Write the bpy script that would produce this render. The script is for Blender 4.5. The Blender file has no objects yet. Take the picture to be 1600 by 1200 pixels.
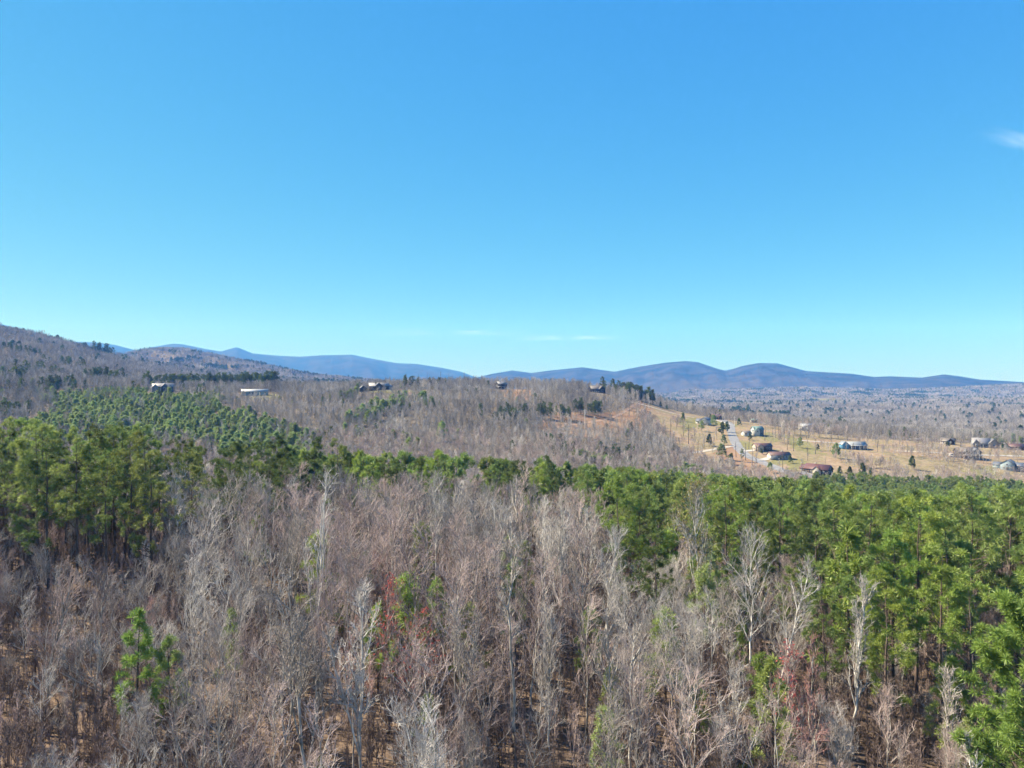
import bpy, math, random
import numpy as np

SC = bpy.context.scene
COL = SC.collection
R = np.random.RandomState(7)
random.seed(7)
F = 1101.2                       # focal length in photo pixels (1600 wide)

# ------------------------------------------------------------------ camera, sky, sun, exposure
cam_d = bpy.data.cameras.new('camera'); cam = bpy.data.objects.new('camera', cam_d); COL.objects.link(cam)
cam_d.sensor_width = 36.0; cam_d.lens = 36.0 * F / 1600.0
cam_d.clip_start = 0.5; cam_d.clip_end = 300000
cam.location = (0, 0, 0); cam.rotation_euler = (math.radians(90), 0, 0)
SC.camera = cam
SUN_AZ, SUN_EL = math.radians(-76), math.radians(43)     # azimuth from the view direction, negative = to the left
W = bpy.data.worlds.new('World'); SC.world = W; W.use_nodes = True
wn = W.node_tree; wn.nodes.clear()
sky = wn.nodes.new('ShaderNodeTexSky'); sky.sky_type = 'NISHITA'; sky.sun_disc = False
sky.sun_elevation = SUN_EL; sky.sun_rotation = SUN_AZ
sky.altitude = 600; sky.air_density = 1.0; sky.dust_density = 0.1; sky.ozone_density = 1.6
# one tone curve per channel, the same over the whole dome: the photograph's deep saturated blue and gentle falloff
cs = wn.nodes.new('ShaderNodeSeparateColor'); cc = wn.nodes.new('ShaderNodeCombineColor'); wn.links.new(sky.outputs[0], cs.inputs[0])
for ch, (gam, k) in enumerate(((1.22, .150), (.57, .85), (.10, 2.8))):
    pw = wn.nodes.new('ShaderNodeMath'); pw.operation = 'POWER'; pw.inputs[1].default_value = gam; ml = wn.nodes.new('ShaderNodeMath'); ml.operation = 'MULTIPLY'; ml.inputs[1].default_value = k
    wn.links.new(cs.outputs[ch], pw.inputs[0]); wn.links.new(pw.outputs[0], ml.inputs[0]); wn.links.new(ml.outputs[0], cc.inputs[ch])
bg = wn.nodes.new('ShaderNodeBackground'); bg.inputs['Strength'].default_value = 0.0842
wo = wn.nodes.new('ShaderNodeOutputWorld')
wn.links.new(cc.outputs[0], bg.inputs['Color']); wn.links.new(bg.outputs[0], wo.inputs['Surface'])
sun_d = bpy.data.lights.new('sun', 'SUN'); sun_d.energy = 5.0; sun_d.angle = math.radians(0.53); sun_d.color = (1.0, 0.94, 0.86)
sun = bpy.data.objects.new('sun', sun_d); COL.objects.link(sun)
from mathutils import Vector
SDIR = Vector((math.sin(SUN_AZ) * math.cos(SUN_EL), math.cos(SUN_AZ) * math.cos(SUN_EL), math.sin(SUN_EL)))
sun.rotation_euler = SDIR.to_track_quat('Z', 'Y').to_euler()
sun.location = SDIR * 500
vs = SC.view_settings; vs.view_transform = 'Standard'; vs.look = 'None'; vs.gamma = 1; vs.use_curve_mapping = False
vs.exposure = 1.5
SC.render.engine = 'CYCLES'
SC.cycles.max_bounces = 4; SC.cycles.diffuse_bounces = 2; SC.cycles.transparent_max_bounces = 8
SC.cycles.use_denoising = True; SC.cycles.denoiser = 'OPENIMAGEDENOISE'; SC.cycles.denoising_input_passes = 'RGB_ALBEDO_NORMAL'; SC.cycles.denoising_prefilter = 'FAST'
SC.cycles.use_adaptive_sampling = False

# ------------------------------------------------------------------ numeric helpers
def smooth(a, b, x):
    t = np.clip((x - a) / (b - a), 0, 1); return t * t * (3 - 2 * t)
def _hash(ix, iy, seed):
    n = (ix * 374761393 + iy * 668265263 + seed * 982451653) & 0x7fffffff
    n = ((n ^ (n >> 13)) * 1274126177) & 0x7fffffff
    return ((n ^ (n >> 16)) & 0xffff) / 65535.0
def vnoise(x, y, seed=0):
    x = np.asarray(x, float); y = np.asarray(y, float)
    ix = np.floor(x).astype(np.int64); iy = np.floor(y).astype(np.int64)
    fx = x - ix; fy = y - iy; fx = fx * fx * (3 - 2 * fx); fy = fy * fy * (3 - 2 * fy)
    a = _hash(ix, iy, seed); b = _hash(ix + 1, iy, seed); c = _hash(ix, iy + 1, seed); d = _hash(ix + 1, iy + 1, seed)
    return (a * (1 - fx) + b * fx) * (1 - fy) + (c * (1 - fx) + d * fx) * fy - 0.5
def fbm(x, y, seed=0, octv=4):
    s = 0; amp = 1.0
    for o in range(octv):
        s = s + amp * vnoise(x * 2 ** o, y * 2 ** o, seed + o); amp *= 0.5
    return s
def in_poly(x, y, poly):
    x = np.asarray(x, float); y = np.asarray(y, float); r = np.zeros(np.broadcast(x, y).shape, bool)
    n = len(poly); j = n - 1
    for i in range(n):
        xi, yi = poly[i]; xj, yj = poly[j]
        c = ((yi > y) != (yj > y)) & (x < (xj - xi) * (y - yi) / ((yj - yi) or 1e-9) + xi)
        r ^= c; j = i
    return r

# ------------------------------------------------------------------ terrain height: control points (photo column, depth in m, height relative to the drone)
CP = []
for px in (-300, 200, 800, 1400, 1900):
    for d in (6, 25, 42): CP.append((px, d, -31))
def row(d, **kw):
    for k, v in kw.items(): CP.append((int(k[1:].replace('m', '-')), d, v))
row(60, xm300=-31, x0=-31, x400=-31, x800=-31, x1200=-32, x1600=-33, x1900=-33)
row(100, xm300=-28, x0=-28.5, x400=-29.5, x800=-31, x1200=-34, x1600=-36, x1900=-36)
row(150, xm300=-29, x0=-29, x400=-31, x800=-36, x1200=-41, x1600=-42, x1900=-42)
row(200, xm300=-34, x0=-35, x400=-39, x800=-41, x1200=-46, x1600=-50, x1900=-50)
row(300, xm300=-46, x0=-47, x250=-48, x500=-49, x800=-51, x1050=-56, x1250=-60, x1600=-60, x1900=-60)
row(350, x0=-46, x250=-48, x500=-49, x800=-52, x1050=-60)
row(430, x1050=-62, x1250=-69, x1420=-71, x1600=-73, x1900=-73)
row(400, xm300=-42, x0=-42, x250=-44, x450=-46, x600=-47.5, x800=-51, x950=-55)
row(500, xm300=-28, x0=-30, x250=-30, x450=-36, x600=-36, x800=-40, x950=-47, x1050=-55, x1250=-58.5, x1420=-60.5, x1600=-64, x1900=-64)
row(600, xm300=-12, x0=-15, x250=-14, x450=-22, x600=-22, x800=-26, x950=-36, x1050=-45, x1250=-49, x1420=-53, x1600=-58, x1900=-58)
row(700, x250=-7.5, x450=-11, x600=-8, x800=-13, x950=-25, x1050=-34, x1200=-42.5, x1350=-52, x1600=-61)
row(780, xm300=10, x0=14, x250=-5, x450=-9.5, x600=-6.5, x700=-6, x800=-7.5, x900=-9, x950=-13, x1010=-22, x1050=-31, x1150=-42, x1350=-57, x1600=-66, x1900=-66)
row(950, x0=32, x250=-2, x450=-13, x600=-16, x800=-18, x950=-30, x1050=-44, x1200=-58, x1600=-69)
row(1200, xm300=90, xm100=88, x0=72, x100=48, x250=12, x400=-6, x600=-22, x800=-40, x1000=-58, x1300=-68, x1600=-70, x1900=-70)
row(1550, xm300=150, xm100=136, x0=114, x50=104, x100=83, x150=64, x215=40, x270=25, x330=12, x450=-6, x600=-22, x800=-48, x1000=-66, x1600=-71)
row(2300, xm300=90, x0=60, x215=35, x400=10, x600=-20, x800=-55, x1200=-72, x1900=-72)
row(4500, xm300=0, x400=-20, x800=-65, x1200=-74, x1600=-74, x1900=-74)
row(9000, xm300=-40, x400=-60, x800=-70, x1200=-72, x1900=-72)
row(30000, xm300=-60, x400=-60, x800=-70, x1200=-70, x1900=-70)
CP = np.array(CP, float)
def feat(X, Y):
    az = np.arctan2(X, Y); r = np.hypot(X, Y)
    return np.clip(az, -0.8, 0.8) * 2.2, np.log(np.maximum(r, 3.0))
_cx, _cy = feat(CP[:, 1] * (CP[:, 0] - 800) / F, CP[:, 1])
def _U(d2): return 0.5 * d2 * np.log(d2 + 1e-9)
_n = len(CP); _K = _U((_cx[:, None] - _cx) ** 2 + (_cy[:, None] - _cy) ** 2) + 2e-4 * np.eye(_n)
_P = np.stack([np.ones(_n), _cx, _cy], 1)
_A = np.block([[_K, _P], [_P.T, np.zeros((3, 3))]])
_w = np.linalg.solve(_A, np.concatenate([CP[:, 2], np.zeros(3)]))
RIDGES = [  # (skyline in photo pixels, depth left, depth right, width in log depth)
    ([(-200, 470), (0, 508), (40, 517), (70, 524), (100, 535), (150, 536), (180, 540), (215, 549), (240, 543), (270, 538), (285, 539), (320, 546), (345, 550), (370, 543), (395, 553),
      (440, 557), (470, 558), (500, 556), (550, 555), (575, 560), (620, 568), (650, 569), (690, 575), (720, 581), (750, 592), (800, 604), (1000, 615), (2000, 615)], 11000, 12500, 0.33),
    ([(-300, 640), (640, 615), (700, 600), (740, 591), (770, 584), (800, 579), (830, 583), (860, 579), (910, 574), (960, 581), (1000, 573), (1040, 567), (1070, 564.5), (1090, 566), (1120, 576), (1135, 580),
      (1160, 572), (1185, 567.5), (1215, 568), (1245, 576), (1260, 580), (1330, 584), (1365, 589), (1390, 588), (1440, 590), (1475, 585), (1500, 588), (1530, 593), (1600, 597), (1800, 600), (2000, 602)], 10000, 6500, 0.30),
    ([(900, 620), (1080, 592), (1140, 577), (1160, 576), (1200, 585), (1300, 600), (1500, 640)], 13500, 13500, 0.2),
    ([(-300, 640), (100, 610), (180, 566), (215, 552), (240, 548), (285, 548), (330, 557), (380, 567), (440, 579), (480, 587), (560, 595), (640, 602), (760, 612), (900, 640), (2000, 700)], 2900, 2900, 0.26),
    ([(-300, 700), (900, 640), (1080, 612), (1250, 607), (1400, 611), (1500, 607), (1600, 601), (1800, 600), (2000, 600)], 4300, 4300, 0.16),
]
def height(X, Y):
    X = np.asarray(X, float); Y = np.asarray(Y, float)
    fx, fy = feat(X, Y); sh = fx.shape; a = fx.ravel(); b = fy.ravel(); z = np.empty(a.shape)
    for i in range(0, len(a), 20000):
        d2 = (a[i:i + 20000, None] - _cx) ** 2 + (b[i:i + 20000, None] - _cy) ** 2
        z[i:i + 20000] = _U(d2) @ _w[:_n] + _w[_n] + _w[_n + 1] * a[i:i + 20000] + _w[_n + 2] * b[i:i + 20000]
    z = z.reshape(sh)
    r = np.hypot(X, Y)
    amp = np.interp(r, [40, 120, 500, 900, 2000, 5000, 12000], [0.5, 0.8, 1.4, 4.5, 12, 18, 46])
    sc = np.interp(r, [40, 500, 900, 2000, 6000], [25, 60, 120, 420, 900])
    for s in (25, 120, 420, 900):       # noise of several sizes, each where it suits the distance
        wgt = np.exp(-(np.log(sc / s) / 0.5) ** 2)
        z = z + wgt * amp * fbm(X / s, Y / s, int(s), 3)
    Yc = np.maximum(Y, 1.0); u = np.clip(X / Yc, -1.3, 1.3) * F + 800
    for prof, dl, dr, wd in RIDGES:
        p = np.array(prof, float)
        yd = dl + (dr - dl) * np.clip((u - 300) / 1200, 0, 1)
        ys = np.interp(u, p[:, 0], p[:, 1])
        zr = (600 - ys) / F * yd
        q = np.log(np.maximum(np.hypot(X, Y), 1) / (yd * np.sqrt(1 + ((u - 800) / F) ** 2)))
        q = q / wd
        spur = 1 + 0.4 * fbm(u / 46 + q * 0.6, q * 1.3 + dl * .001, 31, 3) * smooth(0.02, 0.5, np.abs(q))
        bump = np.exp(-(q * spur) ** 2 * 1.4)
        z = np.where((zr > z), z + (zr - z) * bump, z)
    back = smooth(1.0, 2.2, np.abs(np.arctan2(X, Y)))
    zb = np.interp(r, [0, 60, 300, 2000], [-31, -31, -45, -60]) + 6 * fbm(X / 200, Y / 200, 5, 3) * smooth(60, 400, r)
    return z * (1 - back) + zb * back

# the ground sheet: a polar grid round the drone, its spacing finer where the photo looks
az_f = np.radians(np.arange(-46, 46.01, 0.2)); az_b = np.radians(np.arange(50, 311, 6.0))
AZ = np.concatenate([az_f, az_b])
lr = [3.0]
while lr[-1] < 15400:
    r_ = lr[-1]; lr.append(r_ * (1.0 + np.interp(r_, [3, 40, 120, 330, 850, 1400, 3000, 30000], [0.15, .05, .03, .010, .010, .018, .018, .022])))
RAD = np.array(lr)
_AA, _RR = np.meshgrid(AZ, RAD, indexing='ij')
GX, GY = np.sin(_AA) * _RR, np.cos(_AA) * _RR
GZ = height(GX, GY)
_nf = len(az_f)
def ground(x, y):
    x = np.asarray(x, float); y = np.asarray(y, float)
    a = np.clip((np.arctan2(x, y) - az_f[0]) / (az_f[1] - az_f[0]), 0, _nf - 1.001)
    k = np.clip(np.interp(np.hypot(x, y), RAD, np.arange(len(RAD))), 0, len(RAD) - 1.001)
    i = a.astype(int); j = k.astype(int); fa = a - i; fk = k - j
    return (GZ[i, j] * (1 - fa) + GZ[i + 1, j] * fa) * (1 - fk) + (GZ[i, j + 1] * (1 - fa) + GZ[i + 1, j + 1] * fa) * fk
def hit(px, py, y0, y1):
    """where the sight line through a photo pixel meets the ground between two depths"""
    Y = np.linspace(y0, y1, 600); X = Y * (px - 800) / F
    dz = Y * (600 - py) / F - ground(X, Y)
    k = np.where(dz <= 0)[0]; k = k[0] if len(k) else int(np.argmin(np.abs(dz)))
    return float(X[k]), float(Y[k])
def at(px, Y): return (px - 800) / F * Y, Y

# land cover
FIELD = [(1012, 800), (1020, 560), (1060, 500), (1120, 480), (1180, 452), (1280, 446), (1420, 462), (1500, 470), (1900, 480), (1900, 660), (1600, 655), (1450, 650), (1330, 655), (1270, 690), (1200, 720), (1150, 790), (1080, 830)]
DIRT = [(835, 560), (870, 640), (930, 650), (985, 720), (1002, 770), (1018, 770), (1012, 640), (985, 575), (930, 540), (870, 535)]
DIRTS = [DIRT, [(782, 690), (786, 770), (828, 770), (840, 700), (815, 670)], [(612, 690), (622, 745), (668, 745), (676, 700), (645, 675)], [(1140, 590), (1110, 540), (1190, 470), (1240, 455), (1230, 470), (1170, 530)]]
LAWNS = [[(388, 655), (378, 690), (432, 710), (440, 660)], [(580, 690), (580, 735), (665, 740), (655, 700)], [(235, 660), (235, 720), (300, 730), (300, 675)], [(1152, 590), (1150, 560), (1182, 545), (1182, 590)], [(1110, 700), (1110, 740), (1150, 720), (1150, 650)],
         [(1185, 620), (1192, 650), (1215, 650), (1210, 590)], [(1205, 505), (1200, 530), (1250, 530), (1255, 490)], [(1275, 452), (1290, 485), (1345, 480), (1345, 450)], [(1066, 640), (1060, 715), (1090, 740), (1104, 690)], [(1490, 470), (1500, 510), (1560, 520), (1560, 490)], [(1210, 640), (1230, 640), (1290, 560), (1255, 545)]]
FAR_FIELDS = [[(1262, 2750), (1262, 3300), (1320, 3300), (1316, 2750)]]
CUTS = [[(1376, 5100), (1380, 5100), (1412, 6350), (1404, 6350)], [(1210, 6000), (1212, 6500), (1230, 6600), (1228, 6000)]]
def pxY(x, y): return 800 + F * np.asarray(x) / np.maximum(y, 1), np.asarray(y)
def poly_mask(polys, x, y, jit=0.0):
    p, d = pxY(x, y)
    n1 = fbm(x / 14, y / 14, 77, 3); n2 = fbm(x / 14, y / 14, 78, 3)
    p = p + n1 * jit; d = d + n2 * jit * 1.2
    m = np.zeros(np.shape(x), bool)
    for q in polys: m |= in_poly(p, d, q)
    return m

# ------------------------------------------------------------------ materials
def new_mat(name):
    m = bpy.data.materials.new(name); m.use_nodes = True; t = m.node_tree; t.nodes.clear()
    o = t.nodes.new('ShaderNodeOutputMaterial'); return m, t, o
def N(t, kind, **kw):
    n = t.nodes.new(kind)
    for k, v in kw.items():
        if k in n.inputs: n.inputs[k].default_value = v
        else: setattr(n, k, v)
    return n
def ramp(t, fac, stops):
    r = t.nodes.new('ShaderNodeValToRGB'); e = r.color_ramp.elements
    while len(e) < len(stops): e.new(0.5)
    for q, (p, c) in zip(e, stops): q.position = p; q.color = (*c, 1)
    t.links.new(fac, r.inputs[0]); return r.outputs[0]
def mix(t, fac, a, b, blend='MIX'):
    m = t.nodes.new('ShaderNodeMix'); m.data_type = 'RGBA'; m.blend_type = blend
    for s, v in ((m.inputs[0], fac), (m.inputs[6], a), (m.inputs[7], b)):
        if hasattr(v, 'is_output'): t.links.new(v, s)
        else: s.default_value = v if not isinstance(v, tuple) else (*v, 1)
    return m.outputs[2]
def noise(t, scale, detail=3, vec=None):
    n = N(t, 'ShaderNodeTexNoise', Scale=scale, Detail=detail)
    if vec is not None: t.links.new(vec, n.inputs['Vector'])
    return n.outputs[0]
def bark(name, lo, hi, scale=3.0, rnd=0.25):
    m, t, o = new_mat(name); b = N(t, 'ShaderNodeBsdfDiffuse')
    g = N(t, 'ShaderNodeNewGeometry'); mp = N(t, 'ShaderNodeMapping'); mp.inputs['Scale'].default_value = (1, 1, .35); t.links.new(g.outputs['Position'], mp.inputs[0])
    c = ramp(t, noise(t, scale, 4, mp.outputs[0]), [(0.35, lo), (0.65, hi)])
    oi = N(t, 'ShaderNodeObjectInfo'); h = N(t, 'ShaderNodeHueSaturation')
    mr = N(t, 'ShaderNodeMapRange'); mr.inputs[3].default_value = 1 - rnd; mr.inputs[4].default_value = 1 + rnd; t.links.new(oi.outputs['Random'], mr.inputs[0])
    t.links.new(mr.outputs[0], h.inputs['Value']); t.links.new(c, h.inputs['Color']); t.links.new(h.outputs[0], b.inputs[0]); t.links.new(b.outputs[0], o.inputs[0]); return m
def leafy(name, lo, hi, trans=0.38, rnd=0.3, hue=0.02, scale=0.6):
    m, t, o = new_mat(name)
    g = N(t, 'ShaderNodeNewGeometry'); c = ramp(t, noise(t, scale, 3, g.outputs['Position']), [(0.3, lo), (0.7, hi)])
    oi = N(t, 'ShaderNodeObjectInfo'); h = N(t, 'ShaderNodeHueSaturation')
    for sock, a, k in (('Value', rnd, 1), ('Hue', hue, .5)):
        mr = N(t, 'ShaderNodeMapRange'); mr.inputs[3].default_value = k - a; mr.inputs[4].default_value = k + a
        if sock == 'Hue':
            w = N(t, 'ShaderNodeMath', operation='MULTIPLY'); w.inputs[1].default_value = 7.31; fr = N(t, 'ShaderNodeMath', operation='FRACT')
            t.links.new(oi.outputs['Random'], w.inputs[0]); t.links.new(w.outputs[0], fr.inputs[0]); t.links.new(fr.outputs[0], mr.inputs[0])
        else: t.links.new(oi.outputs['Random'], mr.inputs[0])
        t.links.new(mr.outputs[0], h.inputs[sock])
    t.links.new(c, h.inputs['Color'])
    d = N(t, 'ShaderNodeBsdfDiffuse'); tr = N(t, 'ShaderNodeBsdfTranslucent'); mx = N(t, 'ShaderNodeMixShader'); mx.inputs[0].default_value = trans
    gl = N(t, 'ShaderNodeBsdfGlossy', Roughness=0.45); gl.inputs[0].default_value = (.9, .9, .8, 1); mx2 = N(t, 'ShaderNodeMixShader'); mx2.inputs[0].default_value = 0.025
    t.links.new(h.outputs[0], d.inputs[0]); t.links.new(h.outputs[0], tr.inputs[0]); t.links.new(d.outputs[0], mx.inputs[1]); t.links.new(tr.outputs[0], mx.inputs[2])
    t.links.new(mx.outputs[0], mx2.inputs[1]); t.links.new(gl.outputs[0], mx2.inputs[2]); t.links.new(mx2.outputs[0], o.inputs[0]); return m
def plain(name, lo, hi=None, scale=2.0, rough=0.8, detail=4):
    m, t, o = new_mat(name); b = N(t, 'ShaderNodeBsdfPrincipled', Roughness=rough)
    tc = N(t, 'ShaderNodeTexCoord')
    t.links.new(ramp(t, noise(t, scale, detail, tc.outputs['Object']), [(0.35, lo), (0.65, hi or tuple(min(1, c * 1.25) for c in lo))]), b.inputs['Base Color'])
    t.links.new(b.outputs[0], o.inputs[0]); return m

M = {}
M['bark_grey'] = bark('grey_bark', (.16, .14, .12), (.52, .475, .425))
M['bark_pale'] = bark('pale_bark', (.34, .315, .285), (.70, .66, .61))
M['bark_pine'] = bark('pine_bark', (.07, .055, .048), (.16, .12, .105))
M['bark_dark'] = bark('dark_bark', (.08, .068, .060), (.19, .165, .15))
M['twig_grey'] = bark('grey_twigs', (.26, .228, .208), (.46, .412, .378), .5)
M['twig_pink'] = bark('pinkish_twigs', (.29, .218, .20), (.48, .385, .358), .5)
M['twig_pale'] = bark('pale_twigs', (.34, .312, .288), (.57, .53, .495), .5)
M['twig_brush_shade'] = bark('shaded_brush_twigs', (.13, .098, .085), (.26, .20, .178), .5)  # dark bramble twigs, with understory shade also put into the colour
M['twig_red'] = bark('reddish_twigs', (.28, .155, .14), (.42, .25, .23), .5)
M['twig_far'] = bark('distant_twigs', (.19, .172, .162), (.43, .40, .38), .02, .3)
M['needle'] = leafy('pine_needles', (.138, .192, .056), (.265, .325, .092))
M['needle_bright'] = leafy('bright_pine_needles', (.175, .25, .052), (.29, .375, .08))
M['needle_dark'] = leafy('dark_pine_needles', (.07, .10, .034), (.14, .18, .052))
M['needle_blue'] = leafy('bluish_pine_needles', (.185, .245, .088), (.33, .40, .145), trans=.42, rnd=.25, hue=.015)
M['needle_far'] = leafy('distant_needles', (.045, .078, .036), (.080, .122, .050), scale=.05)
M['bud_red'] = leafy('red_buds', (.42, .07, .06), (.55, .13, .10), hue=.01)
M['bud_olive'] = leafy('olive_buds', (.26, .25, .07), (.40, .36, .12), hue=.03)
M['leaf_brown'] = leafy('dry_brown_leaves', (.32, .15, .06), (.45, .24, .10), hue=.02)

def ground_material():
    m, t, o = new_mat('ground_cover'); b = N(t, 'ShaderNodeBsdfDiffuse')
    g = N(t, 'ShaderNodeNewGeometry'); pos = g.outputs['Position']
    at_ = N(t, 'ShaderNodeAttribute', attribute_name='cover'); sep = N(t, 'ShaderNodeSeparateColor'); t.links.new(at_.outputs['Color'], sep.inputs[0])
    n1 = noise(t, .35, 6, pos); n2 = noise(t, .045, 5, pos); n3 = noise(t, 2.5, 4, pos); n4 = noise(t, .0045, 8, pos)
    litter = mix(t, 0.6, ramp(t, n1, [(.3, (.065, .046, .036)), (.5, (.13, .094, .070)), (.7, (.25, .18, .13))]), ramp(t, n3, [(.3, (.055, .040, .032)), (.7, (.20, .145, .105))]))
    field = mix(t, 0.5, ramp(t, n2, [(.35, (.225, .155, .105)), (.44, (.30, .215, .145)), (.53, (.19, .172, .085)), (.58, (.21, .18, .10)), (.66, (.25, .18, .115))]), ramp(t, n1, [(.3, (.11, .08, .055)), (.7, (.34, .265, .18))]))
    lawn = ramp(t, n1, [(.3, (.135, .125, .055)), (.7, (.22, .20, .10))])
    dirt = ramp(t, n2, [(.35, (.185, .110, .070)), (.65, (.27, .185, .125))])
    far = mix(t, 0.5, ramp(t, n4, [(.38, (.005, .011, .007)), (.47, (.020, .019, .017)), (.60, (.060, .051, .045))]), ramp(t, n2, [(.3, (.014, .014, .014)), (.7, (.042, .037, .035))]))  # far woods darkened: their self-shade is put into the colour
    midw = mix(t, 0.5, ramp(t, n1, [(.3, (.095, .078, .06)), (.7, (.21, .172, .132))]), ramp(t, n2, [(.3, (.09, .076, .058)), (.7, (.20, .162, .125))]))
    def edge(ch):
        a = N(t, 'ShaderNodeMath', operation='ADD'); t.links.new(sep.outputs[ch], a.inputs[0])
        s = N(t, 'ShaderNodeMath', operation='MULTIPLY_ADD'); s.inputs[1].default_value = .7; s.inputs[2].default_value = -.35; t.links.new(n1, s.inputs[0]); t.links.new(s.outputs[0], a.inputs[1])
        r = N(t, 'ShaderNodeMapRange'); r.inputs[1].default_value = .42; r.inputs[2].default_value = .58; t.links.new(a.outputs[0], r.inputs[0]); return r.outputs[0]
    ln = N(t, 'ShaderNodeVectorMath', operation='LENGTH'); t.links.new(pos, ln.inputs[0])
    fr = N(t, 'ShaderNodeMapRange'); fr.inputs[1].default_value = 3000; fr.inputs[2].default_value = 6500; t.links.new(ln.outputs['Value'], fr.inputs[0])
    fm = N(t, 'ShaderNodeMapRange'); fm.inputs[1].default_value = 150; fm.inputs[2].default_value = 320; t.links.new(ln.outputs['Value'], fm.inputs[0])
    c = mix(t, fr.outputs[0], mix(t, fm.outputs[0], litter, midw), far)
    c = mix(t, edge(0), c, field); c = mix(t, edge(2), c, dirt); c = mix(t, edge(1), c, lawn)
    t.links.new(c, b.inputs[0])
    bp = N(t, 'ShaderNodeBump', Strength=.5, Distance=.3); t.links.new(n3, bp.inputs['Height']); t.links.new(bp.outputs[0], b.inputs['Normal'])
    t.links.new(b.outputs[0], o.inputs[0]); return m

# ------------------------------------------------------------------ mesh helpers
def make_mesh(name, v, faces, mats, mi=None, smooth_=False):
    """faces: list of (k-gon index arrays)"""
    me = bpy.data.meshes.new(name); v = np.asarray(v, np.float32)
    me.vertices.add(len(v)); me.vertices.foreach_set('co', v.ravel())
    tot = [np.full(len(f), f.shape[1], np.int32) for f in faces]; tot = np.concatenate(tot); idx = np.concatenate([f.ravel() for f in faces]).astype(np.int32)
    me.loops.add(len(idx)); me.loops.foreach_set('vertex_index', idx)
    me.polygons.add(len(tot)); st = np.concatenate([[0], np.cumsum(tot)[:-1]]).astype(np.int32)
    me.polygons.foreach_set('loop_start', st); me.polygons.foreach_set('loop_total', tot)
    if mi is not None: me.polygons.foreach_set('material_index', np.asarray(mi, np.int32))
    if smooth_: me.polygons.foreach_set('use_smooth', np.ones(len(tot), bool))
    for m in mats: me.materials.append(m)
    me.update(calc_edges=True); return me
def link(name, data, parent=None, loc=(0, 0, 0), rotz=0.0):
    o = bpy.data.objects.new(name, data); COL.objects.link(o); o.location = loc; o.rotation_euler = (0, 0, rotz)
    if parent is not None: o.parent = parent
    return o
def tag(o, label=None, cat=None, group=None, kind=None):
    for k, v in (('label', label), ('category', cat), ('group', group), ('kind', kind)):
        if v: o[k] = v
    return o
def unit(v): return v / np.maximum(np.linalg.norm(v, axis=-1, keepdims=True), 1e-9)
def tubes(P, Rr, sides):
    """P (n,k,3) polylines with radii (n,k) -> verts, quads: one closed-up tube per polyline"""
    n, k, _ = P.shape; T = np.empty_like(P); T[:, 1:-1] = P[:, 2:] - P[:, :-2]; T[:, 0] = P[:, 1] - P[:, 0]; T[:, -1] = P[:, -1] - P[:, -2]; T = unit(T)
    ref = np.where(np.abs(T[:, :1, 2:3]) > .8, np.array([1., 0, 0]), np.array([0, 0, 1.])); A = unit(np.cross(T, ref)); B = np.cross(T, A)
    th = np.arange(sides) * 2 * np.pi / sides
    V = P[:, :, None] + Rr[:, :, None, None] * (np.cos(th)[None, None, :, None] * A[:, :, None] + np.sin(th)[None, None, :, None] * B[:, :, None])
    i = (np.arange(n) * k * sides)[:, None, None] + (np.arange(k - 1) * sides)[None, :, None] + np.arange(sides)[None, None]
    j = (np.arange(n) * k * sides)[:, None, None] + (np.arange(k - 1) * sides)[None, :, None] + ((np.arange(sides) + 1) % sides)[None, None]
    return V.reshape(-1, 3), np.stack([i, j, j + sides, i + sides], -1).reshape(-1, 4)
class MB:
    def __init__(s): s.v = []; s.f = []; s.m = []; s.n = 0
    def add(s, v, f, m=0): s.v.append(v); s.f.append(f + s.n); s.m.append(np.full(len(f), m)); s.n += len(v)
    def mesh(s, name, mats, sm=False): return make_mesh(name, np.concatenate(s.v), s.f, mats, np.concatenate(s.m), sm)
def grow(rs, P, Rr, cnt, lo, hi, length, ang, segs, up=0.25, rf=0.5, rmin=.006, wob=.12):
    """vectorised: cnt side shoots on each polyline of P"""
    n, k, _ = P.shape; s = lo + (hi - lo) * (np.arange(cnt)[None] + rs.rand(n, cnt)) / cnt
    f = s * (k - 1); i = np.minimum(f.astype(int), k - 2); fr = (f - i)[..., None]; a = np.arange(n)[:, None]
    base = P[a, i] * (1 - fr) + P[a, i + 1] * fr; tan = unit(P[a, i + 1] - P[a, i]); r0 = (Rr[a, i] * (1 - fr[..., 0]) + Rr[a, i + 1] * fr[..., 0]) * rf
    rnd = rs.normal(size=base.shape); perp = unit(rnd - (rnd * tan).sum(-1, keepdims=True) * tan)
    aa = ang * (.7 + .6 * rs.rand(n, cnt, 1)); d = unit(np.cos(aa) * tan + np.sin(aa) * perp + np.array([0, 0, up]))
    L = length(s, n, cnt)[..., None] * (.7 + .6 * rs.rand(n, cnt, 1))
    pts = [base]; dd = d
    for q in range(segs):
        dd = unit(dd + wob * rs.normal(size=d.shape) + np.array([0, 0, up * .5])); pts.append(pts[-1] + dd * L / segs)
    Q = np.stack(pts, 2).reshape(n * cnt, segs + 1, 3)
    tp = np.linspace(1, .35, segs + 1); RR = np.maximum(r0.reshape(-1, 1), rmin) * tp[None]
    return Q, RR
def blades(rs, C, D, size, width, nb, spread=1.0):
    """needle sprays: nb diamond blades round each tip C with direction D"""
    n = len(C); d = unit(D[:, None] * .55 + spread * unit(rs.normal(size=(n, nb, 3)))); sz = size * (.65 + .7 * rs.rand(n, nb, 1))
    b = np.repeat(C[:, None], nb, 1); rnd = rs.normal(size=d.shape); w = unit(np.cross(d, rnd)) * width * (.7 + .6 * rs.rand(n, nb, 1))
    mid = b + d * sz * .55; V = np.stack([b, mid + w, b + d * sz, mid - w], 2).reshape(-1, 3)
    return V, np.arange(len(V)).reshape(-1, 4)

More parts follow.
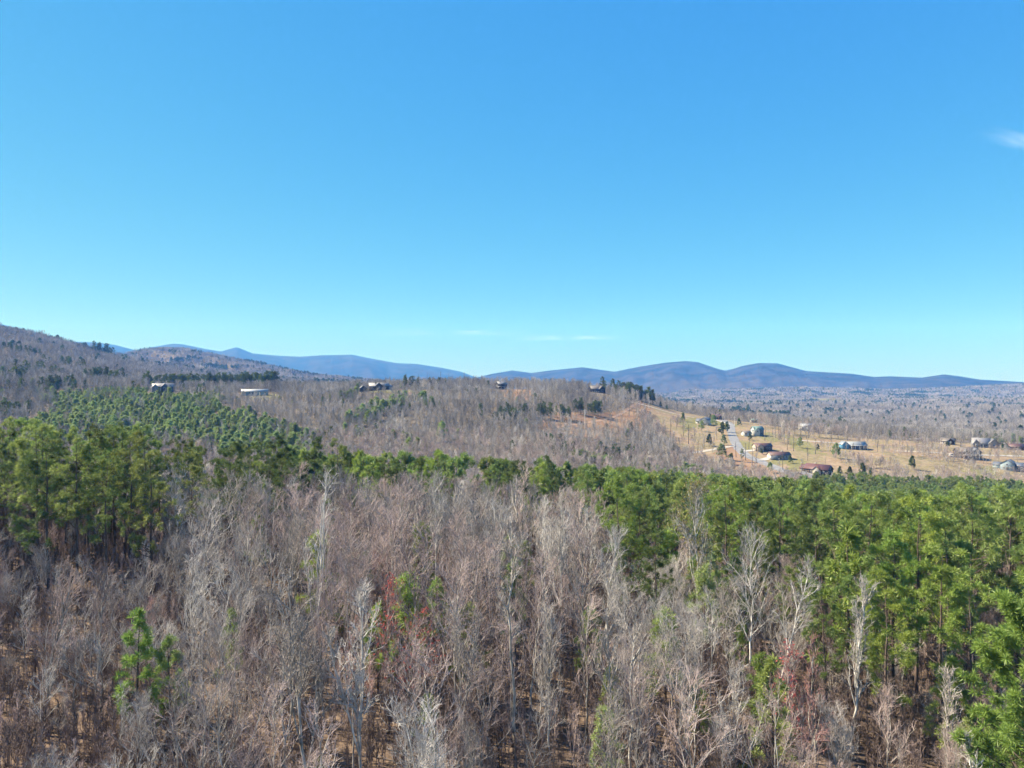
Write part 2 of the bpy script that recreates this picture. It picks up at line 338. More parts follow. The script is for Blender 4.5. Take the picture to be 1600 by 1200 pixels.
def bare_parts(seed, H, spread, n1=16, n2=6, n3=4, n4=1, low=.28, ang=.72, rw=1.0, trw=None, lean=0.0, fork=False, sides=7, up=.2):
    rs = np.random.RandomState(seed); k = 12; t = np.linspace(0, 1, k)
    wob = np.cumsum(rs.normal(size=(k, 2)) * H * .008, 0); wob -= wob[0]
    T = np.zeros((1, k, 3)); T[0, :, 0] = wob[:, 0] + lean * H * t; T[0, :, 1] = wob[:, 1]; T[0, :, 2] = t * H - .6 * (t == 0)
    r0 = (.012 * H + .02) * (trw or rw) * .62
    TR = (r0 * (1.0 - .88 * t ** .8))[None]; TR[0, 0] *= 1.35
    limb, LR = grow(rs, T, TR, n1, low, .97, lambda s, n, c: spread * (.28 + 1.15 * (1 - s) ** .75) * np.clip((s - low) / .12 + .5, .5, 1), ang, 6, up, .62, .034 * rw, .12)
    if fork:      # two heavy stems part from the trunk low down
        F2, FR = grow(rs, T, TR, 3, .12, .30, lambda s, n, c: np.full_like(s, H * .62), .42, 7, .3, .8, .03, .07)
        l2, LR2 = grow(rs, F2, FR, 9, .3, .98, lambda s, n, c: spread * (.25 + .8 * (1 - s)), ang, 6, up, .5, .014 * rw, .1)
        L2 = np.concatenate([limb, l2]); LR_ = np.concatenate([LR, LR2])
    else: F2 = None; L2, LR_ = limb, LR
    br, BR = grow(rs, L2, LR_, n2, .12, 1.0, lambda s, n, c: spread * (.16 + .30 * (1 - s)), .65, 3, .16, .75, .023 * rw, .18)
    out = dict(T=T, TR=TR, limbs=(limb, LR), stems=(F2, FR) if fork else None, limb2=(l2, LR2) if fork else None, br=(br, BR))
    if n3:
        tw, TW = grow(rs, br, BR, n3, .15, 1.0, lambda s, n, c: spread * (.10 + .12 * (1 - s)), .6, 2, .14, .75, .0135 * rw, .22); out['tw'] = (tw, TW)
        if n4: out['tt'] = grow(rs, tw, TW, n4, .2, 1.0, lambda s, n, c: np.full_like(s, spread * .085), .6, 1, .1, .8, .0095 * rw, .22)
    out['H'] = H; return out
def trunk_mesh(p, name, mat, sides=7):
    v, f = tubes(p['T'], p['TR'], sides); return make_mesh(name, v, [f], [mat], smooth_=True)
def crown_mesh(p, name, mb_, mt, with_limbs=True, bud=None, bud_mat=None, rs=None):
    b = MB(); big = [p['limbs'], p['limb2'], p['stems']] if with_limbs else []
    for q in big:
        if q is not None: b.add(*tubes(*q, 4), 0)
    b.add(*tubes(*p['br'], 3), 1)
    for k in ('tw', 'tt'):
        if k in p: b.add(*tubes(*p[k], 3), 1)
    mats = [mb_, mt]
    if bud:
        rs = rs or np.random.RandomState(3); q = p.get('tt', p.get('tw', p['br']))[0]; sel = rs.rand(len(q)) < bud[0]; q = q[sel]
        v, f = blades(rs, q[:, -1], unit(q[:, -1] - q[:, 0]), bud[1], bud[2], bud[3]); b.add(v, f, 2); mats.append(bud_mat)
    return b.mesh(name, mats)

def pine_parts(seed, H, crown_lo=.45, width=.19, nb=40, nsub=5, tuft=(.50, .023, 48), ang=1.25, up=.16, cone=False, rw=1.0, per=1, lean=0):
    rs = np.random.RandomState(seed); k = 10; t = np.linspace(0, 1, k)
    wob = np.cumsum(rs.normal(size=(k, 2)) * H * .004, 0); wob -= wob[0]
    T = np.zeros((1, k, 3)); T[0, :, 0] = wob[:, 0] + lean * H * t; T[0, :, 1] = wob[:, 1]; T[0, :, 2] = t * H - .6 * (t == 0)
    TR = ((.0095 * H + .03) * rw * (1 - .9 * t ** 1.1))[None]
    if cone: prof = lambda s, n, c: H * width * (1.12 * (1 - s) ** .8 + .06)
    else: prof = lambda s, n, c: H * width * (.26 + 1.05 * np.sqrt(np.clip(1 - s, 0, 1) * 1.15) * np.clip(.55 + (s - crown_lo) / .25, .45, 1))
    B, BR = grow(rs, T, TR, nb, crown_lo, .985, prof, ang, 5, up, .35, .012 * rw, .10)
    keep = rs.rand(len(B)) > .06; B, BR = B[keep], BR[keep]
    S, SR = grow(rs, B, BR, nsub, .42, 1.0, lambda s, n, c: H * width * (.16 + .22 * (1 - s)), .7, 2, .22, .55, .008 * rw, .15)
    tips = [S[:, -1], B[:, -1]]; dirs = [unit(S[:, -1] - S[:, -2]), unit(B[:, -1] - B[:, -2])]
    for q in range(1, per): tips.append(S[:, 1] + rs.normal(size=S[:, 1].shape) * .08); dirs.append(unit(S[:, 1] - S[:, 0]))
    tips.append(T[:, -1]); dirs.append(np.array([[0, 0, 1.]]))
    C = np.concatenate(tips); D = unit(np.concatenate(dirs) + np.array([0, 0, .35]))
    return dict(T=T, TR=TR, B=(B, BR), S=(S, SR), C=C, D=D, tuft=tuft, rs=rs)
def pine_crown(p, name, mats, wood=True):
    b = MB()
    if wood: b.add(*tubes(*p['B'], 4), 0); b.add(*tubes(*p['S'], 3), 0)
    b.add(*blades(p['rs'], p['C'], p['D'], *p['tuft']), 1); return b.mesh(name, mats)
def one_mesh_pine(p, name, mats, wood=True):
    b = MB(); b.add(*tubes(p['T'], p['TR'], 5), 0)
    if wood: b.add(*tubes(*p['B'], 3), 0)
    b.add(*blades(p['rs'], p['C'], p['D'], *p['tuft']), 1); return b.mesh(name, mats)
def one_mesh_bare(p, name, mats, bud=None):
    b = MB(); b.add(*tubes(p['T'], p['TR'], 5), 0)
    for q in (p['limbs'], p['limb2'], p['stems']):
        if q is not None: b.add(*tubes(*q, 3), 0)
    b.add(*tubes(*p['br'], 3), 1)
    if 'tw' in p: b.add(*tubes(*p['tw'], 3), 1)
    return b.mesh(name, mats)

# ------------------------------------------------------------------ ground object
nA, nR = GX.shape
gv = np.stack([GX, GY, GZ], -1).reshape(-1, 3)
ii, jj = np.meshgrid(np.arange(nA), np.arange(nR - 1), indexing='ij'); i2 = (ii + 1) % nA
gq = np.stack([ii * nR + jj, ii * nR + jj + 1, i2 * nR + jj + 1, i2 * nR + jj], -1).reshape(-1, 4)
cap = len(gv); gv = np.concatenate([gv, [[0, 0, -31]]])
ct = np.stack([np.full(nA, cap), np.arange(nA) * nR, ((np.arange(nA) + 1) % nA) * nR], -1)
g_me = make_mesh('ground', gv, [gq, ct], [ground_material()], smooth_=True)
cov = np.zeros((len(gv), 4), np.float32); cov[:, 3] = 1
fr_ = gv[:, 1] > 100
X_, Y_ = gv[fr_, 0], gv[fr_, 1]
cov[fr_, 0] = poly_mask([FIELD], X_, Y_, 14); cov[fr_, 1] = poly_mask(LAWNS, X_, Y_, 18) | poly_mask(FAR_FIELDS, X_, Y_, 6); cov[fr_, 2] = poly_mask(DIRTS, X_, Y_, 12)
ca = g_me.color_attributes.new('cover', 'FLOAT_COLOR', 'POINT'); ca.data.foreach_set('color', cov.ravel())
tag(link('ground', g_me), 'wooded ground falling from the near woods to the valley and rising to far mountains', kind='structure')
# ------------------------------------------------------------------ tree kinds (each mesh is built once and shared by its copies)
def bare_kind(seed, H, spread, mb_='bark_grey', mt='twig_grey', bud=None, bud_mat=None, hero=False, **kw):
    p = bare_parts(seed, H, spread, **kw); k = dict(H=H, trunk=trunk_mesh(p, 'trunk', M[mb_]))
    k['crown'] = crown_mesh(p, 'crown', M[mb_], M[mt], not hero, bud, M[bud_mat] if bud_mat else None)
    if hero:
        k['limb'] = []
        for q in ('stems', 'limbs', 'limb2'):
            if p[q] is not None:
                for a, r in zip(*p[q]):
                    v, f = tubes(a[None], r[None], 5); k['limb'].append(make_mesh('limb', v, [f], [M[mb_]], smooth_=True))
    return k
NEAR = [bare_kind(11, 16, 4.2, ang=.65), bare_kind(12, 14, 6.0, ang=.85, n1=16, n2=6), bare_kind(13, 15, 5.2, fork=True, n1=8, ang=.7, n2=6), bare_kind(14, 17, 3.4, n1=18, ang=.8, n2=6),
        bare_kind(15, 12, 5.0, ang=.55, n1=18, low=.18, up=.28), bare_kind(16, 13, 4.6, ang=.75, low=.15, up=.15), bare_kind(17, 15, 5.4, ang=.8, lean=.14, n1=14), bare_kind(18, 10, 4.2, low=.12, ang=.6, n1=15, up=.25),
        bare_kind(19, 14, 5.4, ang=.8, n1=13, n2=7, up=.12, low=.35), bare_kind(20, 15, 4.6, fork=True, n1=6, ang=.9, n2=5, lean=-.08), bare_kind(21, 16, 3.6, ang=.7, n1=12, n2=5, n3=4, low=.5), bare_kind(22, 13, 5.2, ang=.75, fork=True, n1=8, n2=5, low=.3, up=.2)]
M_TW = ['twig_grey', 'twig_pink', 'twig_pale']
def near_pine_kind(seed, H, mats, **kw):
    p = pine_parts(seed, H, **kw); return dict(H=H, trunk=trunk_mesh(p, 'trunk', M['bark_pine']), crown=pine_crown(p, 'crown', mats))
PM = [M['bark_pine'], M['needle']]
TALL = [near_pine_kind(31 + i, 20, PM, crown_lo=[.27, .33, .24, .36][i], width=[.17, .15, .18, .16][i], nb=[40, 34, 42, 33][i], lean=[0, .03, -.02, .01][i]) for i in range(4)]
BROAD = [near_pine_kind(41 + i, 17, PM, crown_lo=[.30, .36, .26][i], width=[.19, .20, .17][i], nb=[42, 38, 40][i]) for i in range(3)]
YOUNG = [near_pine_kind(51 + i, 9, [M['bark_pine'], M['needle_bright']], crown_lo=.12, width=[.20, .24][i], nb=34, nsub=4, tuft=(.40, .026, 24), cone=True) for i in range(2)]
FRONT = near_pine_kind(57, 18, [M['bark_pine'], M['needle_bright']], crown_lo=.22, width=.21, nb=70, nsub=7, tuft=(.46, .022, 40), per=3)
def mesh_kind(me, H): return dict(H=H, one=me)
PLANT = [mesh_kind(one_mesh_pine(pine_parts(61 + i, 14, crown_lo=.38, width=[.17, .19, .16, .18][i], nb=34, nsub=4, tuft=(.66, .075, 16)), 'pine', PM), 14) for i in range(4)]
SLOPE = [mesh_kind(one_mesh_pine(pine_parts(71 + i, 9, crown_lo=.1, width=[.32, .36, .28, .34][i], nb=36, nsub=4, tuft=(.72, .12, 12), cone=True, per=1), 'pine', [M['bark_pine'], M['needle_blue']]), 9) for i in range(4)]
DARKP = [mesh_kind(one_mesh_pine(pine_parts(81 + i, 15, crown_lo=.25, width=.17, nb=30, nsub=4, tuft=(.8, .13, 11), per=1), 'pine', [M['bark_pine'], M['needle_dark']]), 15) for i in range(3)]
BUSH = [mesh_kind(one_mesh_pine(pine_parts(86 + i, 6, crown_lo=.04, width=.30, nb=34, nsub=4, tuft=(.5, .11, 12), cone=True, per=1), 'evergreen', [M['bark_pine'], M['needle_dark']]), 6) for i in range(2)]
def mid_kind(seed, H, spread, mt='twig_grey', rw=1.7, mb_='bark_grey', **kw):
    p = bare_parts(seed, H, spread, rw=rw, n4=0, **{**dict(n1=12, n2=6, n3=5, trw=1.0), **kw}); return mesh_kind(one_mesh_bare(p, 'bare_tree', [M[mb_], M[mt]]), H)
MID = [mid_kind(91, 13, 5.0), mid_kind(92, 14, 4.2, 'twig_pale'), mid_kind(93, 12, 5.4, 'twig_pink'), mid_kind(94, 13, 4.6, fork=True, n1=8, n2=4), mid_kind(95, 11, 4.8, 'twig_pink', low=.15)]
LONE = [mid_kind(96, 15, 1.9, 'twig_grey', rw=2.6, trw=2.8, low=.45, n1=10, n2=5, n3=3, mb_='bark_dark'), mid_kind(97, 13, 2.3, 'twig_pale', rw=2.4, trw=2.4, low=.4, n1=10, n2=5, n3=3), mid_kind(98, 11, 3.4, 'twig_grey', rw=2.4, trw=2.4, n3=4, mb_='bark_dark')]
SNAG = [mid_kind(99, 15, .8, 'twig_grey', rw=2.4, trw=2.6, low=.6, n1=6, n2=2, n3=0, mb_='bark_dark'), mid_kind(100, 13, 1.3, 'twig_pink', rw=2.6, trw=2.6, low=.7, n1=8, n2=3, n3=0, mb_='bark_dark'), mid_kind(101, 16, 1.8, 'twig_grey', rw=2.4, trw=2.4, low=.72, n1=7, n2=4, n3=2, mb_='bark_dark')]
FARB = [mid_kind(111 + i, 12, [5.0, 4.4, 5.4, 4.8][i], 'twig_far', rw=2.3, trw=.9, n1=13, n2=6, n3=4, low=.2) for i in range(4)]
FARP = [mesh_kind(one_mesh_pine(pine_parts(121 + i, 14, crown_lo=.22, width=.2, nb=18, nsub=2, tuft=(1.5, .34, 8), per=1), 'pine', [M['bark_pine'], M['needle_far']], wood=False), 14) for i in range(3)]
def grove(seed, n, size, conif):
    rs = np.random.RandomState(seed); b = MB()
    for i in range(n):
        x, y = (rs.rand(2) - .5) * size
        if rs.rand() < conif:
            p = pine_parts(rs.randint(9999), 9 + 6 * rs.rand(), crown_lo=.2, width=.22, nb=9, nsub=1, tuft=(2.2, .7, 7), per=1); o = np.array([x, y, 0])
            v, f = blades(p['rs'], p['C'], p['D'], *p['tuft']); b.add(v + o, f, 1)
        else:
            p = bare_parts(rs.randint(9999), 9 + 4 * rs.rand(), 4.5, n1=9, n2=5, n3=0, rw=5.0, low=.2); o = np.array([x, y, 0])
            for q in (p['limbs'], p['br']): v, f = tubes(*q, 3); b.add(v + o, f, 0)
    return mesh_kind(b.mesh('grove', [M['twig_far'], M['needle_far']]), 1.0)
GROVE = [grove(5 + i, 18, 40, [.0, .04, .12, .02][i]) for i in range(4)]
GROVEP = [grove(15 + i, 16, 34, .8) for i in range(2)]
THICK = []
for i in range(5):
    rs = np.random.RandomState(200 + i); b = MB()
    for q in range(7):
        p = bare_parts(rs.randint(9999), 2.4 + 2.2 * rs.rand(), 1.1, n1=9, n2=5, n3=3, n4=0, rw=.9, low=.15, ang=.5, up=.35); o = np.array([*(rs.rand(2) - .5) * 2.6, 0])
        v, f = tubes(p['T'], p['TR'], 4); b.add(v + o, f, 0)
        for k in ('limbs', 'br', 'tw'): v, f = tubes(*p[k], 3); b.add(v + o, f, 0)
    THICK.append(mesh_kind(b.mesh('thicket', [M[['twig_brush_shade', 'twig_brush_shade', 'twig_brush_shade', 'twig_pink', 'twig_brush_shade'][i]]]), 4.0))

# ------------------------------------------------------------------ planting
class Stuff:
    """many copies of a few meshes as ONE object (instances on points)"""
    def __init__(s, kinds): s.k = kinds; s.x = []; s.y = []; s.sc = []; s.i = []; s.h = []
    def add(s, x, y, H, rs):
        x = np.atleast_1d(x); s.x.append(x); s.y.append(np.atleast_1d(y)); i = rs.randint(len(s.k), size=len(x)); s.i.append(i)
        hh = np.array([k['H'] for k in s.k])[i]; s.sc.append(np.asarray(H) / hh); s.h.append(rs.rand(len(x)) * 6.283)
    def build(s, name, label):
        x, y, sc, i, h = (np.concatenate(q) for q in (s.x, s.y, s.sc, s.i, s.h)); z = ground(x, y)
        pc = bpy.data.collections.new(name + '_kinds')
        for n, k in enumerate(s.k): pc.objects.link(bpy.data.objects.new('%s_%02d' % (name, n), k['one']))
        me = bpy.data.meshes.new(name); me.vertices.add(len(x)); me.vertices.foreach_set('co', np.stack([x, y, z], 1).astype(np.float32).ravel())
        for an, ty, fld, dat in (('kind', 'INT', 'value', i.astype(np.int32)), ('size', 'FLOAT', 'value', sc.astype(np.float32)), ('turn', 'FLOAT_VECTOR', 'vector', np.stack([0 * h, 0 * h, h], 1).astype(np.float32).ravel())):
            a = me.attributes.new(an, ty, 'POINT'); a.data.foreach_set(fld, dat)
        o = link(name, me); tag(o, label, kind='stuff')
        g = bpy.data.node_groups.new(name, 'GeometryNodeTree'); g.interface.new_socket('Geometry', in_out='INPUT', socket_type='NodeSocketGeometry'); g.interface.new_socket('Geometry', in_out='OUTPUT', socket_type='NodeSocketGeometry')
        gi = g.nodes.new('NodeGroupInput'); go = g.nodes.new('NodeGroupOutput'); ip = g.nodes.new('GeometryNodeInstanceOnPoints'); ci = g.nodes.new('GeometryNodeCollectionInfo')
        ci.inputs['Collection'].default_value = pc; ci.inputs['Separate Children'].default_value = True; ci.inputs['Reset Children'].default_value = True
        ip.inputs['Pick Instance'].default_value = True
        def attr(an, ty):
            n = g.nodes.new('GeometryNodeInputNamedAttribute'); n.data_type = ty; n.inputs['Name'].default_value = an; return next(q for q in n.outputs if q.enabled and q.name == 'Attribute')
        g.links.new(gi.outputs[0], ip.inputs['Points']); g.links.new(ci.outputs[0], ip.inputs['Instance']); g.links.new(attr('kind', 'INT'), ip.inputs['Instance Index'])
        g.links.new(attr('turn', 'FLOAT_VECTOR'), ip.inputs['Rotation']); g.links.new(attr('size', 'FLOAT'), ip.inputs['Scale']); g.links.new(ip.outputs[0], go.inputs[0])
        md = o.modifiers.new('planting', 'NODES'); md.node_group = g; return o
def jitter_grid(y0, y1, step, rs, umax=.95, jit=.8):
    ys = np.arange(y0, y1, step); P = []
    for y in ys:
        xs = np.arange(-umax * y - 8, umax * y + 8, step); P.append(np.stack([xs, np.full_like(xs, y)], 1))
    P = np.concatenate(P); P += (rs.rand(*P.shape) - .5) * step * jit; return P[:, 0], P[:, 1]

ROOTS = []
def plant(name, kind, x, y, H, cat, label=None, group=None, mats=None, rotz=None, dz=0.0, wide=1.0):
    """one tree as a thing: trunk, crown and (on the big ones) limbs, copied from its kind"""
    s = H / kind['H']; z = float(ground(x, y)) + dz; rz = random.uniform(0, 6.28) if rotz is None else rotz
    if 'one' in kind: r = link(name, kind['one'], None, (x, y, z), rz); ch = [r]
    else:
        r = link(name, None, None, (x, y, z), rz); ch = [link('trunk', kind['trunk'], r), link('crown', kind['crown'], r)] + [link('limb', q, r) for q in kind.get('limb', ())]
    r.scale = (s * wide * random.uniform(.93, 1.07), s * wide * random.uniform(.93, 1.07), s)
    if mats:
        for c in ch:
            for i, m in mats.items():
                if i < len(c.material_slots) and c.name.split('.')[0] != 'trunk': c.material_slots[i].link = 'OBJECT'; c.material_slots[i].material = M[m]
    tag(r, label, cat, group); return r

# --- trees one can tell apart in the near woods: (photo column, depth, height, kind, label)
def hk(seed, H, spread, **kw): return bare_kind(seed, H, spread, hero=True, **{'rw': 1.3, 'trw': 1.05, **kw})
FORK = hk(301, 18, 4.6, fork=True, n1=7, low=.6, ang=.6, mb_='bark_pale', mt='twig_pale', n2=5, n3=5, n4=2)
HERO = [
    (490, 75, 20.5, hk(302, 20.5, 3.6, fork=True, low=.55, n1=6, n2=3, n3=3, n4=2, mb_='bark_pale', mt='twig_pale', ang=.55), 'tall bare tree with few long white limbs reaching above the woods'),
    (1090, 88, 18.6, hk(303, 18.6, 6.6, n1=26, low=.22, ang=.55, up=.28, mb_='bark_pale', mt='twig_pale', bud=(.8, .26, .05, 5), bud_mat='bud_olive'), 'broad egg-shaped tree hazed with olive buds before the dark pines'),
    (1172, 72, 16.0, hk(304, 16, 5.6, n1=18, low=.35, ang=.75, mb_='bark_pale', mt='twig_pale'), 'wide bare tree with dark straight trunk and white ascending limbs'),
    (1205, 65, 15.5, hk(305, 15.5, 3.0, n1=14, low=.45, ang=.6, lean=.22, mb_='bark_pale', mt='twig_pale', n4=2), 'leaning white-barked bare tree slanting across a dark trunk'),
    (745, 80, 15.5, hk(306, 15.5, 4.2, fork=True, n1=8, ang=.7, n2=7), 'dark forked bare tree in the middle of the grey woods'),
    (724, 58, 12.5, hk(307, 12.5, 3.0, fork=True, n1=6, low=.5, ang=.7, lean=-.05, n2=5), 'dark crooked bare tree with curved trunk over tan litter'),
    (806, 57, 20.5, hk(308, 20.5, 2.0, n1=22, low=.5, ang=.8, n2=6), 'very tall pole-straight bare tree rising alone through the grey woods'),
    (856, 55, 12.8, hk(309, 12.8, 3.9, n1=24, low=.28, ang=.5, up=.35), 'vase-shaped bare tree on a dark trunk beside the pole-straight tree'),
    (956, 55.5, 13.3, hk(310, 13.3, 3.0, n1=18, low=.3, ang=.55), 'slim bare tree with black and white streaked trunk, twin standing close'),
    (986, 57, 13.6, hk(311, 13.6, 2.8, n1=18, low=.3, ang=.55, mb_='bark_pale'), 'slim pale-trunked bare tree close beside its streaked twin'),
    (474, 51, 17.6, hk(312, 17.6, 4.2, fork=True, n1=8, low=.4, ang=.6), 'big bare tree with black stem and spreading forks at the bottom edge'),
    (446, 53, 15.5, hk(313, 15.5, 3.8, fork=True, n1=8, low=.4, ang=.7, mb_='bark_grey'), 'many-stemmed bare tree tangled behind the big black-stemmed one'),
    (560, 53, 15, hk(314, 15, 3.4, fork=True, n1=7, low=.35, ang=.55, lean=.1, mb_='bark_pale', mt='twig_pale'), 'pale multi-stemmed bare tree fanning out beside the black-stemmed tree'),
    (315, 78, 15.8, hk(315, 15.8, 5.4, n1=20, low=.3, ang=.85), 'wide spreading bare tree below the gap in the tall pines'),
    (680, 96, 18.2, hk(316, 20.5, 4.2, n1=20, low=.35, ang=.55, mb_='bark_pale', mt='twig_pale'), 'tall pale grey bare tree standing against the dark pine row'),
    (815, 104, 18.5, hk(317, 21, 4.0, n1=22, low=.3, ang=.6, mt='twig_pink'), 'tall pinkish-twigged bare tree topping the middle of the woods'),
    (885, 84, 16.5, hk(318, 16.5, 5.2, fork=True, n1=8, low=.35, ang=.45, mb_='bark_pale', mt='twig_pale', up=.4), 'white many-limbed vase-shaped bare tree before the mid pines'),
    (935, 80, 14, hk(319, 14, 4.6, n1=16, low=.3, ang=.6, lean=.15, mb_='bark_pale', mt='twig_pale'), 'white-limbed bare tree bending towards the big green pine'),
    (1333, 62, 15, hk(320, 15, 3.2, n1=22, low=.25, ang=.4, up=.45, mb_='bark_pale', mt='twig_pale'), 'brushy upright white bare tree in front of the tall green pines'),
    (600, 66, 11.5, hk(321, 11.5, 3.6, n1=18, low=.2, mt='twig_red', bud=(.35, .18, .05, 3), bud_mat='bud_red'), 'bare tree dotted with scarlet buds in the pinkish thicket'),
    (652, 61, 10, hk(322, 10, 3.0, n1=16, low=.2, mt='twig_red', bud=(.35, .18, .05, 3), bud_mat='bud_red'), 'smaller scarlet-budded tree in front of the dark forked one'),
    (1235, 56, 10.5, hk(323, 10.5, 3.0, n1=18, low=.1, ang=.45, up=.4, mt='twig_red', bud=(.4, .15, .04, 3), bud_mat='bud_red'), 'rosy twiggy thicket tree beneath the leaning white tree'),
    (1275, 60, 10.5, hk(324, 10.5, 2.4, n1=16, low=.1, ang=.45, up=.4, mt='twig_red'), 'slender reddish-twigged tree beside the rosy thicket'),
    (60, 62, 12.5, hk(325, 12.5, 4.4, n1=24, low=.15, ang=.5, up=.35, lean=.12, mt='twig_pink'), 'swept pale brushy tree beside the lower corner below the tall pines'),
    (150, 66, 13, hk(326, 13, 4.2, n1=24, low=.15, ang=.55, up=.3, mt='twig_pink'), 'dense pinkish brushy tree under the tallest pines'),
    (385, 82, 16.2, hk(327, 16.2, 5.2, n1=20, low=.3, ang=.8, mt='twig_pink'), 'broad mauve bare tree at the feet of the dark round-topped pines'),
    (1480, 58, 8.5, hk(328, 8.5, 2.8, n1=16, low=.1, ang=.5, up=.35), 'low grey brushy tree at the feet of the tall green pines'),
    (1560, 44, 9.5, hk(329, 9.5, 2.4, n1=12, low=.3, ang=.9, mb_='bark_pale', mt='twig_pale', lean=-.18), 'thin pale leaning tree before the bright front pine'),
]
used_xy = []
for px, d, H, k, lab in HERO:
    x, y = at(px, d); used_xy.append((x, y)); plant('bare_tree', k, x, y, H, 'bare tree', lab, 'bare trees of the near woods', rotz=0.0 if 'lean' in lab or 'bend' in lab or 'swept' in lab else None)
HPINE = [
    (1612, 43, 17.5, FRONT, None, 'bright green pine pressed against the picture edge, closest of the pines'),
    (1000, 108, 16.5, BROAD[0], {1: 'needle'}, 'big round-crowned green pine behind the white-limbed trees'),
    (1045, 100, 12, YOUNG[1], {1: 'needle_bright'}, 'light green young pine beneath the big round-crowned pine'),
    (60, 98, 22, TALL[0], None, 'tallest pine of the row, broad yellow-tipped crown'),
    (205, 104, 20.5, TALL[2], None, 'tall full pine at the end of the tall row, trunk bare below'),
    (120, 104, 20.6, TALL[1], None, 'tall pine between the yellow-tipped pine and the full one'),
    (300, 112, 17.4, TALL[3], None, 'lone-trunked green pine beside the gap in the tall row'),
    (360, 118, 18, BROAD[1], {1: 'needle_dark'}, 'dark flat-topped pine at the end of the round-topped group'),
    (215, 60, 11, YOUNG[0], {1: 'needle_bright'}, 'slender light green sapling pine among bare brush'),
    (497, 82, 12.5, YOUNG[1], {1: 'needle_bright'}, 'small bright green pine behind the white-limbed tall tree'),
    (635, 70, 9, YOUNG[0], {1: 'needle'}, 'pale green young pine among the scarlet-budded trees'),
    (668, 57, 5.5, YOUNG[1], {1: 'needle'}, 'little yellow-green pine over tan litter'),
    (500, 50.5, 4.2, YOUNG[1], {1: 'needle'}, 'low bushy green pine at the foot of the black-stemmed tree'),
    (1345, 78, 20, TALL[1], {1: 'needle'}, 'dark green pine leading the group of near tall pines'),
    (1432, 76, 20.4, TALL[0], {1: 'needle_bright'}, 'yellow-green tall pine in the middle of the near group'),
    (1395, 70, 17, BROAD[2], {1: 'needle_bright'}, 'yellowish full pine standing forward in the near group'),
    (1520, 80, 21.6, TALL[2], {1: 'needle'}, 'tallest pine of the near group with rounded top'),
    (1480, 74, 18.4, TALL[3], {1: 'needle'}, 'near pine with pale sunlit straight trunk'),
    (1575, 88, 20.6, BROAD[0], {1: 'needle'}, 'wide dark pine behind the bright front pine'),
    (1275, 92, 17.5, BROAD[1], {1: 'needle_dark'}, 'dark pine behind the leaning white tree'),
    (1295, 66, 12.8, TALL[1], {1: 'needle'}, 'thin-crowned pine with dark bare trunk beside the brushy white tree'),
    (840, 142, 18.5, BROAD[2], {1: 'needle_bright'}, 'rounded light green tree topping the row behind the grey woods'),
    (1470, 60, 8, YOUNG[0], {1: 'needle'}, 'small green pine before the pale sunlit trunk'),
    (1545, 56, 5.0, YOUNG[1], {1: 'needle_bright'}, 'low bright pine at the bottom beside the front pine'),
]
for px, d, H, k, mt, lab in HPINE:
    x, y = at(px, d); used_xy.append((x, y)); plant('pine_tree', k, x, y, H, 'pine tree', lab, 'pines of the near woods', mt)
LM = [(*at(h[0], h[1]), s) for h, s in zip(HERO, ['white-limbed tall tree', 'olive-budded tree', 'wide white-limbed tree', 'leaning white tree', 'dark forked tree', 'dark crooked tree', 'pole-straight tree', 'vase-shaped tree', 'streaked slim tree', 'pale-trunked slim tree',
      'black-stemmed tree', 'many-stemmed tangled tree', 'fanning pale tree', 'wide spreading tree', 'tall pale grey tree', 'tall pinkish tree', 'white vase-shaped tree', 'bending white tree', 'brushy white tree', 'scarlet-budded tree', 'smaller scarlet tree', 'rosy thicket tree',
      'slender reddish tree', 'swept corner tree', 'dense pinkish tree', 'broad mauve tree', 'low brushy tree', 'thin leaning tree'])] + \
     [(*at(h[0], h[1]), s) for h, s in zip(HPINE, ['bright front pine', 'big round-crowned pine', 'light green young pine', 'yellow-tipped tall pine', 'full tall pine', 'middle tall pine', 'lone-trunked pine', 'flat-topped dark pine', 'sapling pine', 'small bright pine', 'pale young pine', 'little yellow-green pine',
      'low bushy pine', 'dark leading pine', 'yellow-green tall pine', 'yellowish forward pine', 'tallest near pine', 'sunlit-trunk pine', 'wide dark pine', 'dark pine', 'thin-crowned pine', 'rounded light tree', 'small green pine', 'low bright pine'])]
LMX = np.array([[a, b] for a, b, _ in LM])
ORD = ['', 'second', 'third', 'fourth', 'fifth', 'sixth', 'seventh', 'eighth', 'ninth', 'tenth', 'eleventh', 'twelfth']
class Namer:
    """says where a tree stands by the nearest landmark, counting outwards when several trees fit the same words"""
    def __init__(s, lm, names): s.l = np.asarray(lm, float); s.n = names; s.rows = []
    def add(s, root, x, y, look): s.rows.append((root, x, y, look))
    def finish(s, group):
        by = {}
        for r, x, y, look in s.rows:
            d = np.hypot(s.l[:, 0] - x, s.l[:, 1] - y); i = int(d.argmin()); dx, dy = x - s.l[i, 0], y - s.l[i, 1]
            side = ('behind' if dy > 0 else 'in front of') if abs(dy) > abs(dx) else ('left of' if dx < 0 else 'right of')
            by.setdefault((look, side, i), []).append((d[i], r))
        for (look, side, i), v in by.items():
            v.sort(key=lambda q: q[0])
            for k, (d, r) in enumerate(v):
                o = ORD[min(k, 11)] + (' one out, ' if k else '')
                w = (look + (', ' + ORD[k] + ' ' if k else ' ') + side + ' the ' + s.n[i]) if k < 8 else look + ' in the thick stand ' + side + ' the ' + s.n[i]
                r['label'] = w; r['group'] = group
NB = Namer(LMX, [c for _, _, c in LM]); NP = Namer(LMX, [c for _, _, c in LM])

